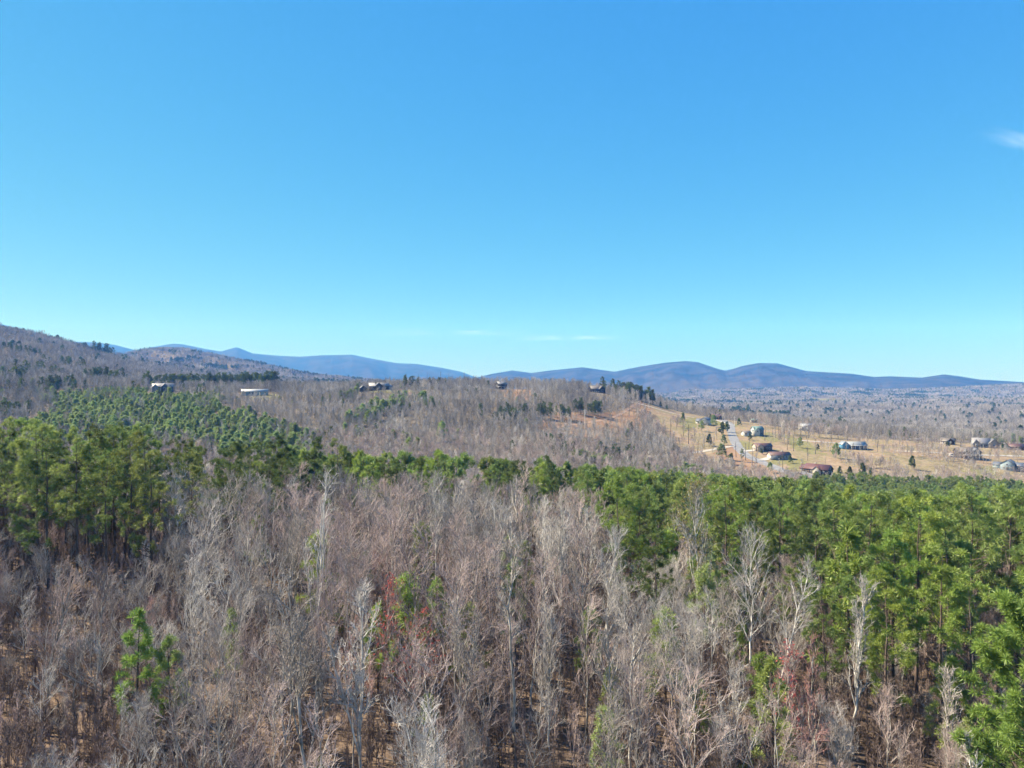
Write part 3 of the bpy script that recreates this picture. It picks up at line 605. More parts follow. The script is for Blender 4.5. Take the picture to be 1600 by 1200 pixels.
rs = np.random.RandomState(42)
bare_stuff_near = Stuff(MID + FARB[:1]); thicket = Stuff(THICK); pine_stuff = Stuff(PLANT); slope_stuff = Stuff(SLOPE); woods = Stuff(MID); far_bare = Stuff(FARB); far_pine = Stuff(FARP); groves = Stuff(GROVE); groves_p = Stuff(GROVEP)
# pines: candidates (x, y, H, kind, look, mat, name)
PC = []
def pzone(px0, px1, y0, y1, step, Hlo, Hhi, kinds, mats, looks, keep=1.0, test=None, free=4.0):
    X, Y = jitter_grid(y0, y1, step, rs, 1.0)
    P = 800 + F * X / Y; ok = (P > px0) & (P < px1) & (rs.rand(len(X)) < keep)
    if test is not None: ok &= test(P, Y)
    for x, y in zip(X[ok], Y[ok]):
        if all((x - a) ** 2 + (y - b) ** 2 > free ** 2 for a, b in used_xy[:len(HERO) + len(HPINE)]):
            q = rs.randint(len(kinds)); w = rs.randint(len(mats)); PC.append((x, y, rs.uniform(Hlo, Hhi), kinds[q], looks[w], mats[w]))
pzone(-150, 260, 96, 150, 6.2, 14.5, 21, TALL, ['needle', 'needle', 'needle_dark'], ['tall green pine', 'tall green pine', 'tall dark pine'], .9)
pzone(260, 450, 112, 160, 6.8, 14.5, 18.6, TALL + BROAD, ['needle', 'needle_dark'], ['green pine', 'dark pine'], .85)
pzone(440, 960, 142, 195, 7.2, 16.5, 20, TALL + BROAD, ['needle', 'needle', 'needle_dark', 'needle_bright'], ['green pine in the row', 'green pine in the row', 'dark pine in the row', 'light green pine in the row'], .75)
pzone(945, 1290, 100, 270, 6.6, 15.5, 19, TALL + BROAD, ['needle', 'needle_dark', 'needle_bright', 'needle'], ['green pine', 'dark green pine', 'bright green pine', 'green pine'], .86)
pzone(1450, 1720, 50, 63, 5.5, 5, 9, YOUNG, ['needle_bright', 'needle'], ['low bright pine', 'low green pine'], .6, None, 2.5)
pzone(1325, 1720, 61, 84, 5.8, 12.5, 18, TALL + BROAD + YOUNG, ['needle', 'needle_bright', 'needle_bright'], ['forward green pine', 'forward bright pine', 'forward bright pine'], .88, None, 3.4)
pzone(1000, 1290, 84, 102, 7.0, 9, 14, BROAD + YOUNG, ['needle', 'needle_bright', 'needle_dark'], ['forward green pine', 'forward bright pine', 'forward dark pine'], .5)
pzone(1270, 1720, 84, 135, 6.5, 16.5, 19.5, TALL + BROAD, ['needle', 'needle_bright', 'needle_dark'], ['tall green pine', 'tall yellow-green pine', 'tall dark pine'], .85)
used_all = [(p[0], p[1]) for p in PC] + used_xy
PC.sort(key=lambda p: p[1] + (60 if abs(p[0] / p[1]) > .76 else 0)); PREST = PC[205:]; PC = PC[:205]
for p in PREST: pine_stuff.add(p[0], p[1], np.array([p[2]]), rs)
for x, y, H, k, look, mt in PC:
    r = plant('pine_tree', k, x, y, H, 'pine tree', mats={1: mt}); NP.add(r, x, y, look)
n_pines = len(PC) + len(HPINE)
# the pine plantation: its trees that show largest are things, the rest one mass
X, Y = jitter_grid(190, 432, 4.7, rs, 1.0); P = 800 + F * X / Y
ok = (P > 1085 + np.maximum(Y - 250, 0) * 1.0 + 18 * fbm(X / 15, Y / 15, 3)) & (P < 1850) & ~((P < 1290) & (Y < 272))
X, Y = X[ok], Y[ok]; Hh = rs.uniform(12.2, 15.2, len(X)); o = np.argsort(Y); X, Y, Hh = X[o], Y[o], Hh[o]
PLX, PLY = X, Y
inview = np.abs(X / Y) < .74
things = np.where(inview)[0][:max(0, 258 - n_pines)]
mask = np.ones(len(X), bool); mask[things] = False
ordy = {}
for i in things:
    c = int((P[ok][o][i] - 1080) // 40); key = (c,); ordy.setdefault(key, []).append(i)
for (c,), v in ordy.items():
    for k, i in enumerate(v):
        r = plant('pine_tree', PLANT[rs.randint(4)], X[i], Y[i], Hh[i], 'pine tree', mats={1: ['needle', 'needle', 'needle_dark', 'needle_bright'][rs.randint(4)]})
        NP.add(r, X[i], Y[i], ['even green plantation pine', 'slim plantation pine'][rs.randint(2)])
pine_stuff.add(X[mask], Y[mask], Hh[mask], rs)

# bare trees and thickets of the near woods
X, Y = jitter_grid(44, 176, 3.85, rs, .92); P = 800 + F * X / Y
ua = np.array(used_all)
dmin = np.min(np.hypot(X[:, None] - ua[None, :, 0], Y[:, None] - ua[None, :, 1]), 1)
inpine = ((P < 250) & (Y > 94)) | ((P < 445) & (Y > 112)) | ((P > 1275) & (Y > 80)) | ((P > 950) & (Y > 97))
clear = ((Y < 62) & (fbm(X / 9, Y / 9, 9, 2) > .22))
ok = (dmin > 2.3) & ~(inpine & (rs.rand(len(X)) < .5)) & ~clear & (rs.rand(len(X)) < .80)
X, Y, P = X[ok], Y[ok], P[ok]; o = np.argsort(Y); X, Y, P = X[o], Y[o], P[o]
nth = 0
rest = []
for x, y, p in zip(X, Y, P):
    big = np.interp(y, [44, 60, 80, 110, 176], [11, 12.6, 13.6, 13.4, 11.4]); H = big * rs.uniform(.62, 1.12)
    if p < 270: H *= .58
    if p > 1275: H *= .42 if y > 58 else .6
    elif p > 940: H *= .86 if y < 72 else .68
    if nth < 266 and abs(p - 800) < 880:
        pink = fbm(x / 16, y / 16, 55, 2); w = 'twig_pink' if pink > .05 else ('twig_pale' if (pink < -.28 or rs.rand() < .16) else 'twig_grey')
        if (abs(p - 620) < 75 and 55 < y < 76 and rs.rand() < .45) or (abs(p - 1235) < 60 and y < 64 and rs.rand() < .7) or rs.rand() < .02: w = 'twig_red'
        q = rs.randint(len(NEAR)); look = ('slim ' if NEAR[q]['H'] > 14 else 'bushy ') + {'twig_pink': 'pinkish', 'twig_pale': 'whitish', 'twig_grey': 'grey', 'twig_red': 'reddish'}[w] + ' bare tree'
        r = plant('bare_tree', NEAR[q], x, y, H, 'bare tree', mats={1: w, 0: 'bark_pale' if w == 'twig_pale' else 'bark_grey'}, wide=rs.uniform(.95, 1.3)); NB.add(r, x, y, look); nth += 1
    else: rest.append((x, y, H))
rest = np.array(rest)
for q in range(42):
    x, y = at(rs.uniform(250, 1300), rs.uniform(52, 125)); k = YOUNG[rs.randint(2)]; r = plant('pine_tree', k, x, y, rs.uniform(5, 11.5), 'pine tree', mats={1: ['needle', 'needle_bright', 'needle_blue'][rs.randint(3)]}); NP.add(r, x, y, 'small young pine')
bare_stuff_near.add(rest[:, 0], rest[:, 1], rest[:, 2], rs)
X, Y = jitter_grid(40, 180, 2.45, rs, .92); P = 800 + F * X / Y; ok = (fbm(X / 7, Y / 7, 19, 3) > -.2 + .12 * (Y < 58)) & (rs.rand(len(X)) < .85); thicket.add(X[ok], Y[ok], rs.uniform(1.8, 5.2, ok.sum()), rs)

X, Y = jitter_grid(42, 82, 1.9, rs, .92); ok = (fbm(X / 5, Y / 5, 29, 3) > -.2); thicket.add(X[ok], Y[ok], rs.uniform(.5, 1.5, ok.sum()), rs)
# --- the middle distance
FIELD_ALL = [FIELD] + LAWNS
CLEARED = [(254, 694, 12, 85), (398, 690, 15, 75), (567, 728, 5, 60), (592, 735, 13, 85), (522, 755, 9, 40), (783, 770, 9, 80), (932, 800, 11, 70), (1178, 800, 6, 20), (1258, 715, 9, 30), (1299, 690, 7, 20), (1508, 1000, 10, 30), (1405, 1020, 12, 40), (1414, 1040, 9, 40), (1278, 1080, 7, 30), (1383, 2300, 16, 60), (1486, 3300, 24, 90), (1460, 1250, 8, 30)]
def open_land(x, y):
    m = open_land_(x, y)
    for px, dd, w, front in CLEARED:      # nobody leaves a wood standing against a house and its view
        hx, hy = at(px, dd); L = math.hypot(hx, hy); ux, uy = hx / L, hy / L; al = (x - hx) * ux + (y - hy) * uy; ac = np.abs((y - hy) * ux - (x - hx) * uy); m |= (al < 9) & (al > -front) & (ac < w + .06 * np.abs(al))
    return m
def open_land_(x, y): return poly_mask(FIELD_ALL, x, y, 6) | (poly_mask(DIRTS, x, y, 8) & (rs.rand(len(x)) < .8))
HOUSE_XY = []
SLOPE_POLY = [(125, 392), (40, 420), (60, 480), (80, 560), (130, 640), (165, 690), (235, 705), (300, 660), (350, 600), (415, 530), (470, 470), (520, 415), (515, 390), (430, 395), (360, 380), (300, 398), (220, 392)]
def slope_pines(x, y):
    p, d = pxY(x, y); p = p + 70 * fbm(x / 22, y / 22, 91, 3); d = d + 60 * fbm(x / 30, y / 30, 93, 3); return in_poly(p, d, SLOPE_POLY)
X, Y = jitter_grid(398, 705, 4.8, rs, .8); ok = slope_pines(X, Y) & (fbm(X / 18, Y / 18, 92, 3) > -.28) & ~open_land(X, Y) & (rs.rand(len(X)) < .93)
X, Y = X[ok], Y[ok]; H = (4.5 + 7.0 * rs.beta(2, 2, len(X))) * np.interp(Y, [380, 440, 560, 620, 690], [1.3, 1.05, .9, .6, .46]); o = np.argsort(Y); X, Y, H = X[o], Y[o], H[o]
SLX, SLY = X, Y
LM2 = [(*at(253, 700), 'shade-blue gable house'), (*at(398, 690), 'long low white house'), (*at(130, 400), 'near slope foot'), (*at(300, 400), 'pine slope foot'), (*at(480, 400), 'valley edge'), (*at(120, 560), 'upper slope edge'), (*at(250, 560), 'slope middle'), (*at(360, 500), 'slope shoulder'), (*at(230, 470), 'lower slope hollow')]
NS = Namer([[a, b] for a, b, _ in LM2], [c for _, _, c in LM2])
for k in range(len(X)):
    if k < 290: r = plant('young_pine', SLOPE[rs.randint(4)], X[k], Y[k], H[k], 'pine tree'); NS.add(r, X[k], Y[k], 'bluish young pine' if H[k] < 8.5 else 'taller bluish young pine')
slope_stuff.add(X[290:], Y[290:], H[290:], rs)
def clump(px, Y0, n, rx, ry, H, st, kinds=None):
    n = int(n * 1.6); a = rs.normal(size=(n, 2)) * .6; H = H * 1.18; x0, y0 = at(px, Y0); x, y = x0 + a[:, 0] * rx, y0 + a[:, 1] * ry; st.add(x, y, H * rs.uniform(.75, 1.15, n), rs)
dark = Stuff(DARKP); bluish = Stuff(SLOPE)
for c in [(556, 530, 5, 8, 6, 9), (575, 550, 7, 9, 6, 9.5), (600, 575, 8, 12, 8, 9.5), (622, 600, 9, 12, 8, 9), (655, 620, 5, 8, 6, 9), (675, 600, 3, 6, 5, 8), (530, 640, 4, 8, 6, 8), (548, 650, 3, 5, 5, 8)]: clump(*c, bluish)
for c in [(275, 770, 34, 26, 12, 14), (345, 790, 40, 34, 12, 16), (385, 790, 14, 16, 10, 16), (420, 760, 6, 8, 6, 17), (430, 770, 3, 4, 4, 16), (785, 560, 9, 9, 7, 10), (800, 575, 6, 6, 6, 9), (818, 590, 4, 6, 5, 8), (850, 590, 6, 6, 5, 10), (880, 600, 9, 8, 7, 9), (905, 640, 4, 5, 4, 11), (925, 650, 7, 7, 6, 10), (842, 660, 3, 5, 4, 8),
          (988, 800, 30, 26, 12, 13), (1003, 790, 14, 12, 8, 12), (968, 790, 8, 10, 6, 9), (860, 470, 6, 7, 6, 9), (885, 460, 7, 7, 6, 8), (965, 460, 10, 10, 6, 8), (975, 470, 8, 6, 5, 9), (960, 450, 5, 6, 5, 8), (640, 745, 3, 5, 4, 11), (672, 760, 6, 12, 5, 9), (690, 770, 5, 10, 5, 9), (590, 735, 2, 4, 3, 6),
          (20, 700, 12, 24, 14, 12), (60, 760, 10, 24, 14, 12), (90, 640, 12, 18, 12, 12), (10, 520, 9, 16, 10, 11), (150, 760, 6, 10, 8, 14), (180, 770, 8, 10, 8, 13), (40, 1050, 10, 30, 18, 13), (100, 950, 8, 26, 16, 13), (150, 1550, 4, 8, 8, 20), (165, 1560, 3, 5, 5, 22)]: clump(*c, dark)
for c in [(1000, 430, 12, 14, 7, 7), (1030, 435, 12, 14, 7, 7), (1065, 440, 14, 14, 7, 7.5), (1090, 445, 10, 10, 6, 8), (910, 430, 8, 10, 6, 8), (935, 420, 8, 8, 6, 8.5), (660, 440, 3, 5, 4, 8), (640, 470, 3, 4, 4, 7)]: clump(*c, bluish)
for c in [(1350, 505, 26, 13, 9, 6.5), (1378, 500, 16, 12, 8, 6), (1450, 540, 34, 26, 18, 6.5), (1490, 520, 14, 16, 10, 5.5), (1320, 522, 10, 10, 8, 6), (1018, 620, 40, 6, 50, 9.5), (1040, 545, 24, 16, 18, 8), (1075, 505, 26, 18, 12, 7.5), (1120, 485, 22, 20, 10, 7), (1170, 470, 18, 18, 8, 6.5), (1215, 466, 16, 16, 8, 5.5), (1250, 462, 10, 12, 6, 5),
          (1410, 480, 14, 18, 8, 6), (1540, 500, 10, 14, 8, 5.5), (1262, 640, 16, 16, 14, 9), (1300, 640, 14, 16, 10, 9), (1236, 640, 10, 10, 12, 9), (1590, 560, 8, 12, 10, 6), (1430, 640, 12, 20, 8, 8), (1400, 560, 9, 18, 8, 6), (1470, 560, 12, 16, 12, 7), (1520, 540, 12, 18, 10, 7), (1565, 560, 12, 18, 12, 7), (1380, 600, 8, 14, 10, 7), (1440, 600, 8, 16, 8, 7), (1345, 590, 6, 8, 6, 6), (1290, 560, 6, 10, 8, 6), (1085, 570, 9, 12, 12, 7), (1060, 650, 8, 8, 14, 8), (1222, 590, 8, 8, 14, 8), (1150, 720, 14, 16, 20, 9), (1200, 690, 18, 16, 18, 9)]: clump(*c, woods)
# lone conifers and bushes one can pick out
LONEP = [(690, 480, 13, SLOPE[1], 'feathery lone conifer standing in the bare valley woods'), (615, 470, 9, SLOPE[3], 'pale round conifer in the valley woods below the ridge pines'), (822, 540, 8.5, SLOPE[0], 'small yellow-green conifer on the red bank'), (505, 480, 8, SLOPE[2], 'small green conifer among grey trees below the ridge'),
         (1110, 695, 9, DARKP[0], 'dark conifer beside the white gable house'), (1115, 672, 11, SLOPE[0], 'bluish conifer in front of the white gable house'), (1128, 625, 11, BUSH[0], 'large grey-green tree beside the road bend'), (1136, 640, 9, BUSH[1], 'darker bush behind the road bend'), (1067, 690, 8, BUSH[0], 'dark narrow evergreen on the upper lawn'),
         (1096, 640, 9, SLOPE[3], 'thin crowned pine on the tan slope'), (1032, 780, 6, BUSH[1], 'small dark evergreen by the ridge drive'), (1042, 770, 5, BUSH[0], 'lesser evergreen by the ridge drive'), (1155, 690, 7, BUSH[0], 'round dark evergreen at the top of the road'), (1108, 570, 9, BUSH[1], 'rounded evergreen by the side track'), (1131, 575, 8.5, SLOPE[2], 'pale evergreen where the track meets the road'),
         (1128, 520, 11, SLOPE[1], 'tall bluish pine below the track'), (1142, 505, 8, BUSH[0], 'broad evergreen below the road'), (1160, 515, 9, DARKP[1], 'dark shaggy pine below the road'), (1203, 485, 7, SLOPE[0], 'lone pine on the tan bank under the road'), (1278, 560, 5, BUSH[1], 'round dark bush on the open tan field'), (1250, 570, 8, SLOPE[1], 'greyish pine on the field above the maroon roof'),
         (1306, 530, 11, SLOPE[3], 'tall pale pine behind the maroon-roofed house'), (1312, 480, 6, BUSH[1], 'dark shrub at the yard end of the maroon-roofed house'), (1327, 475, 7.5, BUSH[0], 'dark cone-shaped evergreen past the maroon-roofed yard'), (1348, 478, 9, BUSH[1], 'wide grey-green tree at the plantation edge'), (1362, 472, 8, BUSH[0], 'bushy tree at the plantation edge past the cone-shaped one'),
         (1172, 600, 6, BUSH[0], 'rounded shrub below the pale green roof'), (1190, 540, 4, BUSH[1], 'low dark shrub before the brown house'), (1235, 510, 5.5, BUSH[0], 'dark shrub by the two-door garage house'), (1425, 500, 9, BUSH[1], 'grey-green tree on the tan bank over the plantation'), (1481, 600, 6, BUSH[1], 'dark shrub beside the deck house'), (1567, 600, 6, BUSH[0], 'dark round tree by the tan house'),
         (1052, 520, 8, BUSH[0], 'pointed evergreen at the low end of the track'), (1060, 515, 7, BUSH[1], 'dark evergreen beside the pointed one')]
for px, d, H, k, lab in LONEP:
    x, y = at(px, d); plant('evergreen_tree', k, x, y, H, 'evergreen', lab); HOUSE_XY.append((x, y))
# slim bare trees left standing in the open fields
FT = [(1047, 600, 15), (1076, 575, 16), (1072, 560, 10), (1084, 590, 11), (1090, 540, 12), (1100, 560, 9), (1105, 620, 10), (1057, 640, 9), (1062, 545, 8), (1150, 530, 12), (1165, 520, 13), (1175, 505, 13), (1158, 500, 9), (1183, 500, 10), (1218, 480, 11), (1223, 492, 13), (1248, 470, 9), (1252, 480, 10), (1195, 600, 13),
      (1212, 620, 15), (1217, 610, 12), (1207, 640, 12), (1234, 640, 12), (1242, 650, 11), (1230, 560, 14), (1240, 555, 13), (1250, 600, 14), (1260, 625, 11), (1270, 630, 10), (1274, 545, 12), (1280, 640, 12), (1300, 600, 10), (1322, 560, 9), (1333, 550, 8), (1345, 560, 9), (1325, 600, 8), (1368, 600, 9), (1384, 600, 10), (1410, 580, 12), (1406, 600, 9),
      (1423, 590, 10), (1435, 590, 11), (1442, 600, 8), (1371, 560, 8), (1460, 560, 9), (1492, 540, 9), (1516, 540, 10), (1537, 530, 9), (1541, 520, 8), (1530, 600, 8), (1187, 690, 9), (1170, 560, 12), (1205, 560, 11), (1262, 520, 9), (1290, 500, 8), (1355, 600, 11), (1395, 620, 10), (1417, 545, 9), (1447, 570, 12), (1470, 580, 10), (1478, 530, 9), (1500, 560, 11), (1525, 560, 10), (1548, 570, 9), (1560, 545, 11), (1590, 540, 10), (1340, 620, 9), (1310, 640, 11), (1225, 600, 12), (1232, 590, 10), (1200, 660, 11), (1120, 600, 10), (1068, 610, 12), (1052, 560, 11), (1180, 480, 9), (1262, 600, 11), (1298, 560, 10)]
LM3 = [(*at(1100, 700), 'white gable house'), (*at(1150, 560), 'road'), (*at(1190, 560), 'brown house'), (*at(1217, 520), 'garage house'), (*at(1278, 480), 'maroon-roofed house'), (*at(1333, 580), 'blue house'), (*at(1510, 600), 'deck house'), (*at(1577, 520), 'pale blue house'), (*at(1278, 560), 'round dark bush'), (*at(1180, 640), 'white house with green roof'), (*at(1067, 690), 'narrow evergreen'), (*at(1425, 500), 'grey-green tree')]
NF = Namer([[a, b] for a, b, _ in LM3], [c for _, _, c in LM3])
for i, (px, d, H) in enumerate(FT):
    x, y = at(px, d); k = LONE[0 if H > 11 else 1 + (i % 2)]; r = plant('field_tree', k, x, y, H, 'bare tree'); NF.add(r, x, y, 'tall slim bare tree' if H > 11 else 'small thin bare tree')
NF.finish('bare trees left in the open fields')
# tall thin trunks on the ridge crest
LM4 = [(*at(592, 735), 'dark ridge house'), (*at(640, 720), 'first tan clearing'), (*at(700, 750), 'high point of the ridge'), (*at(755, 745), 'tan clearing of the porch house'), (*at(783, 770), 'porch house'), (*at(850, 780), 'ridge end'), (*at(932, 800), 'brown ridge house')]
NR = Namer([[a, b] for a, b, _ in LM4], [c for _, _, c in LM4])
for px in [641, 647, 654, 663, 667, 670, 678, 682, 684, 688, 697, 701, 704, 707, 716, 722, 725, 727, 731, 737, 741, 748, 752, 760, 803, 808, 813, 815, 818, 822, 826, 832, 838, 846, 852, 862, 872, 880, 893, 904]:
    x, y = at(px + rs.uniform(-1, 1), rs.uniform(715, 765)); H = rs.uniform(11, 19) if px < 765 else rs.uniform(10, 16); k = rs.randint(3)
    r = plant('ridge_tree', SNAG[k], x, y, H, 'bare tree'); NR.add(r, x, y, ['thin bare pole', 'bare trunk with sparse top', 'bare trunk with tufted head'][k])
NR.finish('tall thin trunks along the ridge crest')
NB.finish('bare trees of the near woods'); NP.finish('pines of the near woods'); NS.finish('young pines on the far slope')

# --- masses of trees behind
def fill(y0, y1, step, st, Hlo, Hhi, umax=.86, extra=None, keep=.93):
    X, Y = jitter_grid(y0, y1, step, rs, umax); ok = (rs.rand(len(X)) < keep) & ~open_land(X, Y)
    if extra is not None: ok &= extra(X, Y)
    X, Y = X[ok], Y[ok]; st.add(X, Y, rs.uniform(Hlo, Hhi, len(X)), rs)
def mid_ok(x, y):
    p, d = pxY(x, y); pl = (p > 1085 + np.maximum(d - 250, 0) * 1.0) & (d < 440) & (d > 190); sl = slope_pines(x, y) & (rs.rand(len(x)) < .85); front = (d < 275) & (p > 960); return ~pl & ~sl & ~front
fill(178, 470, 5.2, woods, 8.5, 13.5, .84, mid_ok)
fill(470, 900, 5.6, far_bare, 7.0, 12.5, .84, mid_ok)
fill(900, 1500, 8.5, far_bare, 8, 13, .84, None, .95)
def conif_patch(x, y): return fbm(x / 160, y / 160, 61, 3) + .5 * fbm(x / 45, y / 45, 62, 2)
X, Y = jitter_grid(860, 1500, 9, rs, .84); ok = (conif_patch(X, Y) > .52) | (rs.rand(len(X)) < .012); ok &= ~open_land(X, Y); far_pine.add(X[ok], Y[ok], rs.uniform(9, 16, ok.sum()), rs)
X, Y = jitter_grid(1500, 4300, 38, rs, .82); ok = ~poly_mask(FAR_FIELDS, X, Y, 3); X, Y = X[ok], Y[ok]; cp = conif_patch(X, Y) > .47; groves.add(X[~cp], Y[~cp], rs.uniform(.85, 1.2, (~cp).sum()), rs); groves_p.add(X[cp], Y[cp], rs.uniform(.85, 1.2, cp.sum()), rs)
X, Y = jitter_grid(1500, 5200, 60, rs, .82); ok = (rs.rand(len(X)) < .22) & ~poly_mask(FAR_FIELDS, X, Y, 3); far_pine.add(X[ok], Y[ok], rs.uniform(11, 19, ok.sum()), rs)
X, Y = jitter_grid(330, 860, 9, rs, .84); ok = ((conif_patch(X, Y) > .40) & (rs.rand(len(X)) < .75) | (rs.rand(len(X)) < .02)) & mid_ok(X, Y) & ~open_land(X, Y) & (Y > 330); q = rs.rand(len(X)) < .5
dark.add(X[ok & q], Y[ok & q], rs.uniform(6, 12, (ok & q).sum()), rs); bluish.add(X[ok & ~q], Y[ok & ~q], rs.uniform(5, 10, (ok & ~q).sum()), rs)
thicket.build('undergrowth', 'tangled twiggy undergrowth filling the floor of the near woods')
bare_stuff_near.build('bare_woods', 'grey and pinkish bare trees massed behind the front rows')
pine_stuff.build('pine_plantation', 'even green pine plantation filling the hollow below the houses')
slope_stuff.build('pine_slope', 'young bluish pines covering the top of the far slope')
woods.build('valley_woods', 'grey bare woods filling the valley bottom')
far_bare.build('hillside_woods', 'grey-mauve bare woods on the ridge and mountain side')
dark.build('dark_pine_woods', 'clumps of dark pines on the ridge and hillside')
bluish.build('young_pine_woods', 'clumps of bluish young pines in the valley')
far_pine.build('distant_pines', 'scattered dark pines in the distant woods')
groves.build('distant_woods', 'distant bare woods on the valley floor')
groves_p.build('distant_pine_woods', 'distant patches of dark pine woods on the valley floor')

# ------------------------------------------------------------------ roads and drives, laid on the ground
def strip(name, pts, width, mat, lift, label, px=True, yr=(440, 850)):
    P = np.array([hit(a, b, *yr) for a, b in pts]) if px else np.array([at(a, b) for a, b in pts])
    d = np.concatenate([[0], np.cumsum(np.hypot(*np.diff(P, axis=0).T))]); t = np.arange(0, d[-1], 2.0)
    X = np.interp(t, d, P[:, 0]); Y = np.interp(t, d, P[:, 1]); k = np.ones(7) / 7
    X[3:-3] = np.convolve(X, k, 'valid'); Y[3:-3] = np.convolve(Y, k, 'valid')
    tx, ty = np.gradient(X), np.gradient(Y); L = np.hypot(tx, ty) + 1e-9; nx, ny = -ty / L, tx / L; w = width / 2 * (1 + .12 * fbm(t / 9, t * 0, 8, 2))
    V = []
    for s in (-1, -.5, 0, .5, 1): V.append(np.stack([X + nx * w * s, Y + ny * w * s, ground(X + nx * w * s, Y + ny * w * s) + lift], 1))
    V = np.stack(V, 1); n = len(t); V = V.reshape(-1, 3); i = np.arange(n - 1)[:, None] * 5 + np.arange(4)[None]
    f = np.stack([i, i + 1, i + 6, i + 5], -1).reshape(-1, 4)
    tag(link(name, make_mesh(name, V, [f], [mat], smooth_=True)), label, kind='structure')
M['asphalt'] = plain('asphalt', (.15, .147, .15), (.23, .222, .222), .4)
M['concrete'] = plain('concrete', (.30, .28, .26), (.42, .39, .36), .4)
M['gravel'] = plain('gravel', (.31, .265, .215), (.43, .375, .31), .5)
strip('road', [(1112, 651), (1128, 656), (1141, 663), (1142, 674), (1147, 688), (1155, 702), (1166, 712), (1184, 720), (1203, 727), (1222, 735), (1242, 743), (1262, 749)], 8.0, M['asphalt'], .12, 'grey asphalt road winding down past the houses')
strip('driveway', [(1255, 737), (1270, 742), (1288, 748)], 15, M['asphalt'], .17, 'wide grey parking apron before the maroon-roofed house')
strip('driveway', [(985, 628), (1005, 633), (1030, 640), (1060, 648), (1086, 653)], 4.2, M['gravel'], .14, 'pale drive along the ridge to the white gable house')
strip('driveway', [(1112, 655), (1130, 660), (1142, 664)], 4.5, M['concrete'], .18, 'pale concrete drive from the white gable house to the road')
strip('path', [(948, 714), (985, 714), (1030, 713), (1062, 710), (1100, 705), (1128, 700), (1150, 696)], 4.2, M['gravel'], .13, 'pale side track crossing the tan slope to the road')
strip('driveway', [(1160, 705), (1178, 704), (1186, 703)], 5, M['concrete'], .18, 'concrete drive of the brown house')
strip('driveway', [(1190, 719), (1203, 716), (1212, 714)], 6, M['concrete'], .18, 'concrete drive of the garage house')
strip('driveway', [(1246, 688), (1275, 690), (1300, 692), (1322, 694)], 4.0, M['concrete'], .14, 'pale drive running to the blue house')
strip('driveway', [(1398, 705), (1440, 706), (1470, 708), (1490, 710)], 4, M['gravel'], .14, 'pale gravel drive to the deck house')
strip('driveway', [(1530, 711), (1560, 712), (1600, 713)], 4.5, M['concrete'], .14, 'pale drive past the grey-roofed house')
strip('path', [(868, 668), (905, 663), (940, 657), (968, 648), (985, 637), (995, 630)], 4.0, plain('red_earth', (.22, .13, .08), (.31, .20, .13), .5), .14, 'red earth track climbing the bank to the ridge', yr=(520, 800))

# ------------------------------------------------------------------ houses
M['glass'] = plain('dark_glass', (.02, .025, .03), (.04, .05, .06), 1, .08)
M['white_trim'] = plain('white_trim', (.55, .54, .52), (.66, .65, .63))
WALLS = dict(shade_navy=(.055, .075, .12), white=(.72, .72, .70), dark=(.055, .05, .05), brown=(.13, .085, .065), tan=(.62, .52, .42), stone=(.34, .30, .26), blue=(.16, .40, .62), pale=(.42, .52, .58), grey=(.34, .36, .40), slate=(.20, .25, .33), cream=(.62, .56, .46))
ROOFS = dict(grey=(.30, .29, .29), pale=(.42, .40, .41), white=(.66, .66, .66), maroon=(.20, .085, .08), rust=(.20, .105, .09), tan=(.26, .22, .19), metal=(.50, .52, .53), green=(.28, .42, .38), dark=(.10, .10, .105), blue=(.17, .19, .24))
for k, c in WALLS.items(): M['wall_' + k] = plain('siding_' + k, tuple(v * .62 for v in c), tuple(v * .78 for v in c), 1.5)
for k, c in ROOFS.items(): M['roof_' + k] = plain('roofing_' + k, tuple(v * .40 for v in c), tuple(v * .56 for v in c), 2.5, .6 if k != 'metal' else .35)
def boxv(x0, x1, y0, y1, z0, z1):
    v = np.array([(x, y, z) for z in (z0, z1) for x, y in ((x0, y0), (x1, y0), (x1, y1), (x0, y1))], float)
    return v, np.array([(3, 2, 1, 0), (4, 5, 6, 7), (0, 1, 5, 4), (1, 2, 6, 5), (2, 3, 7, 6), (3, 0, 4, 7)])
def part(name, parent, v, f, mat, loc=(0, 0, 0)):
    return link(name, make_mesh(name, v, [np.asarray(q) for q in (f if isinstance(f, list) else [f])], [mat]), parent, loc)
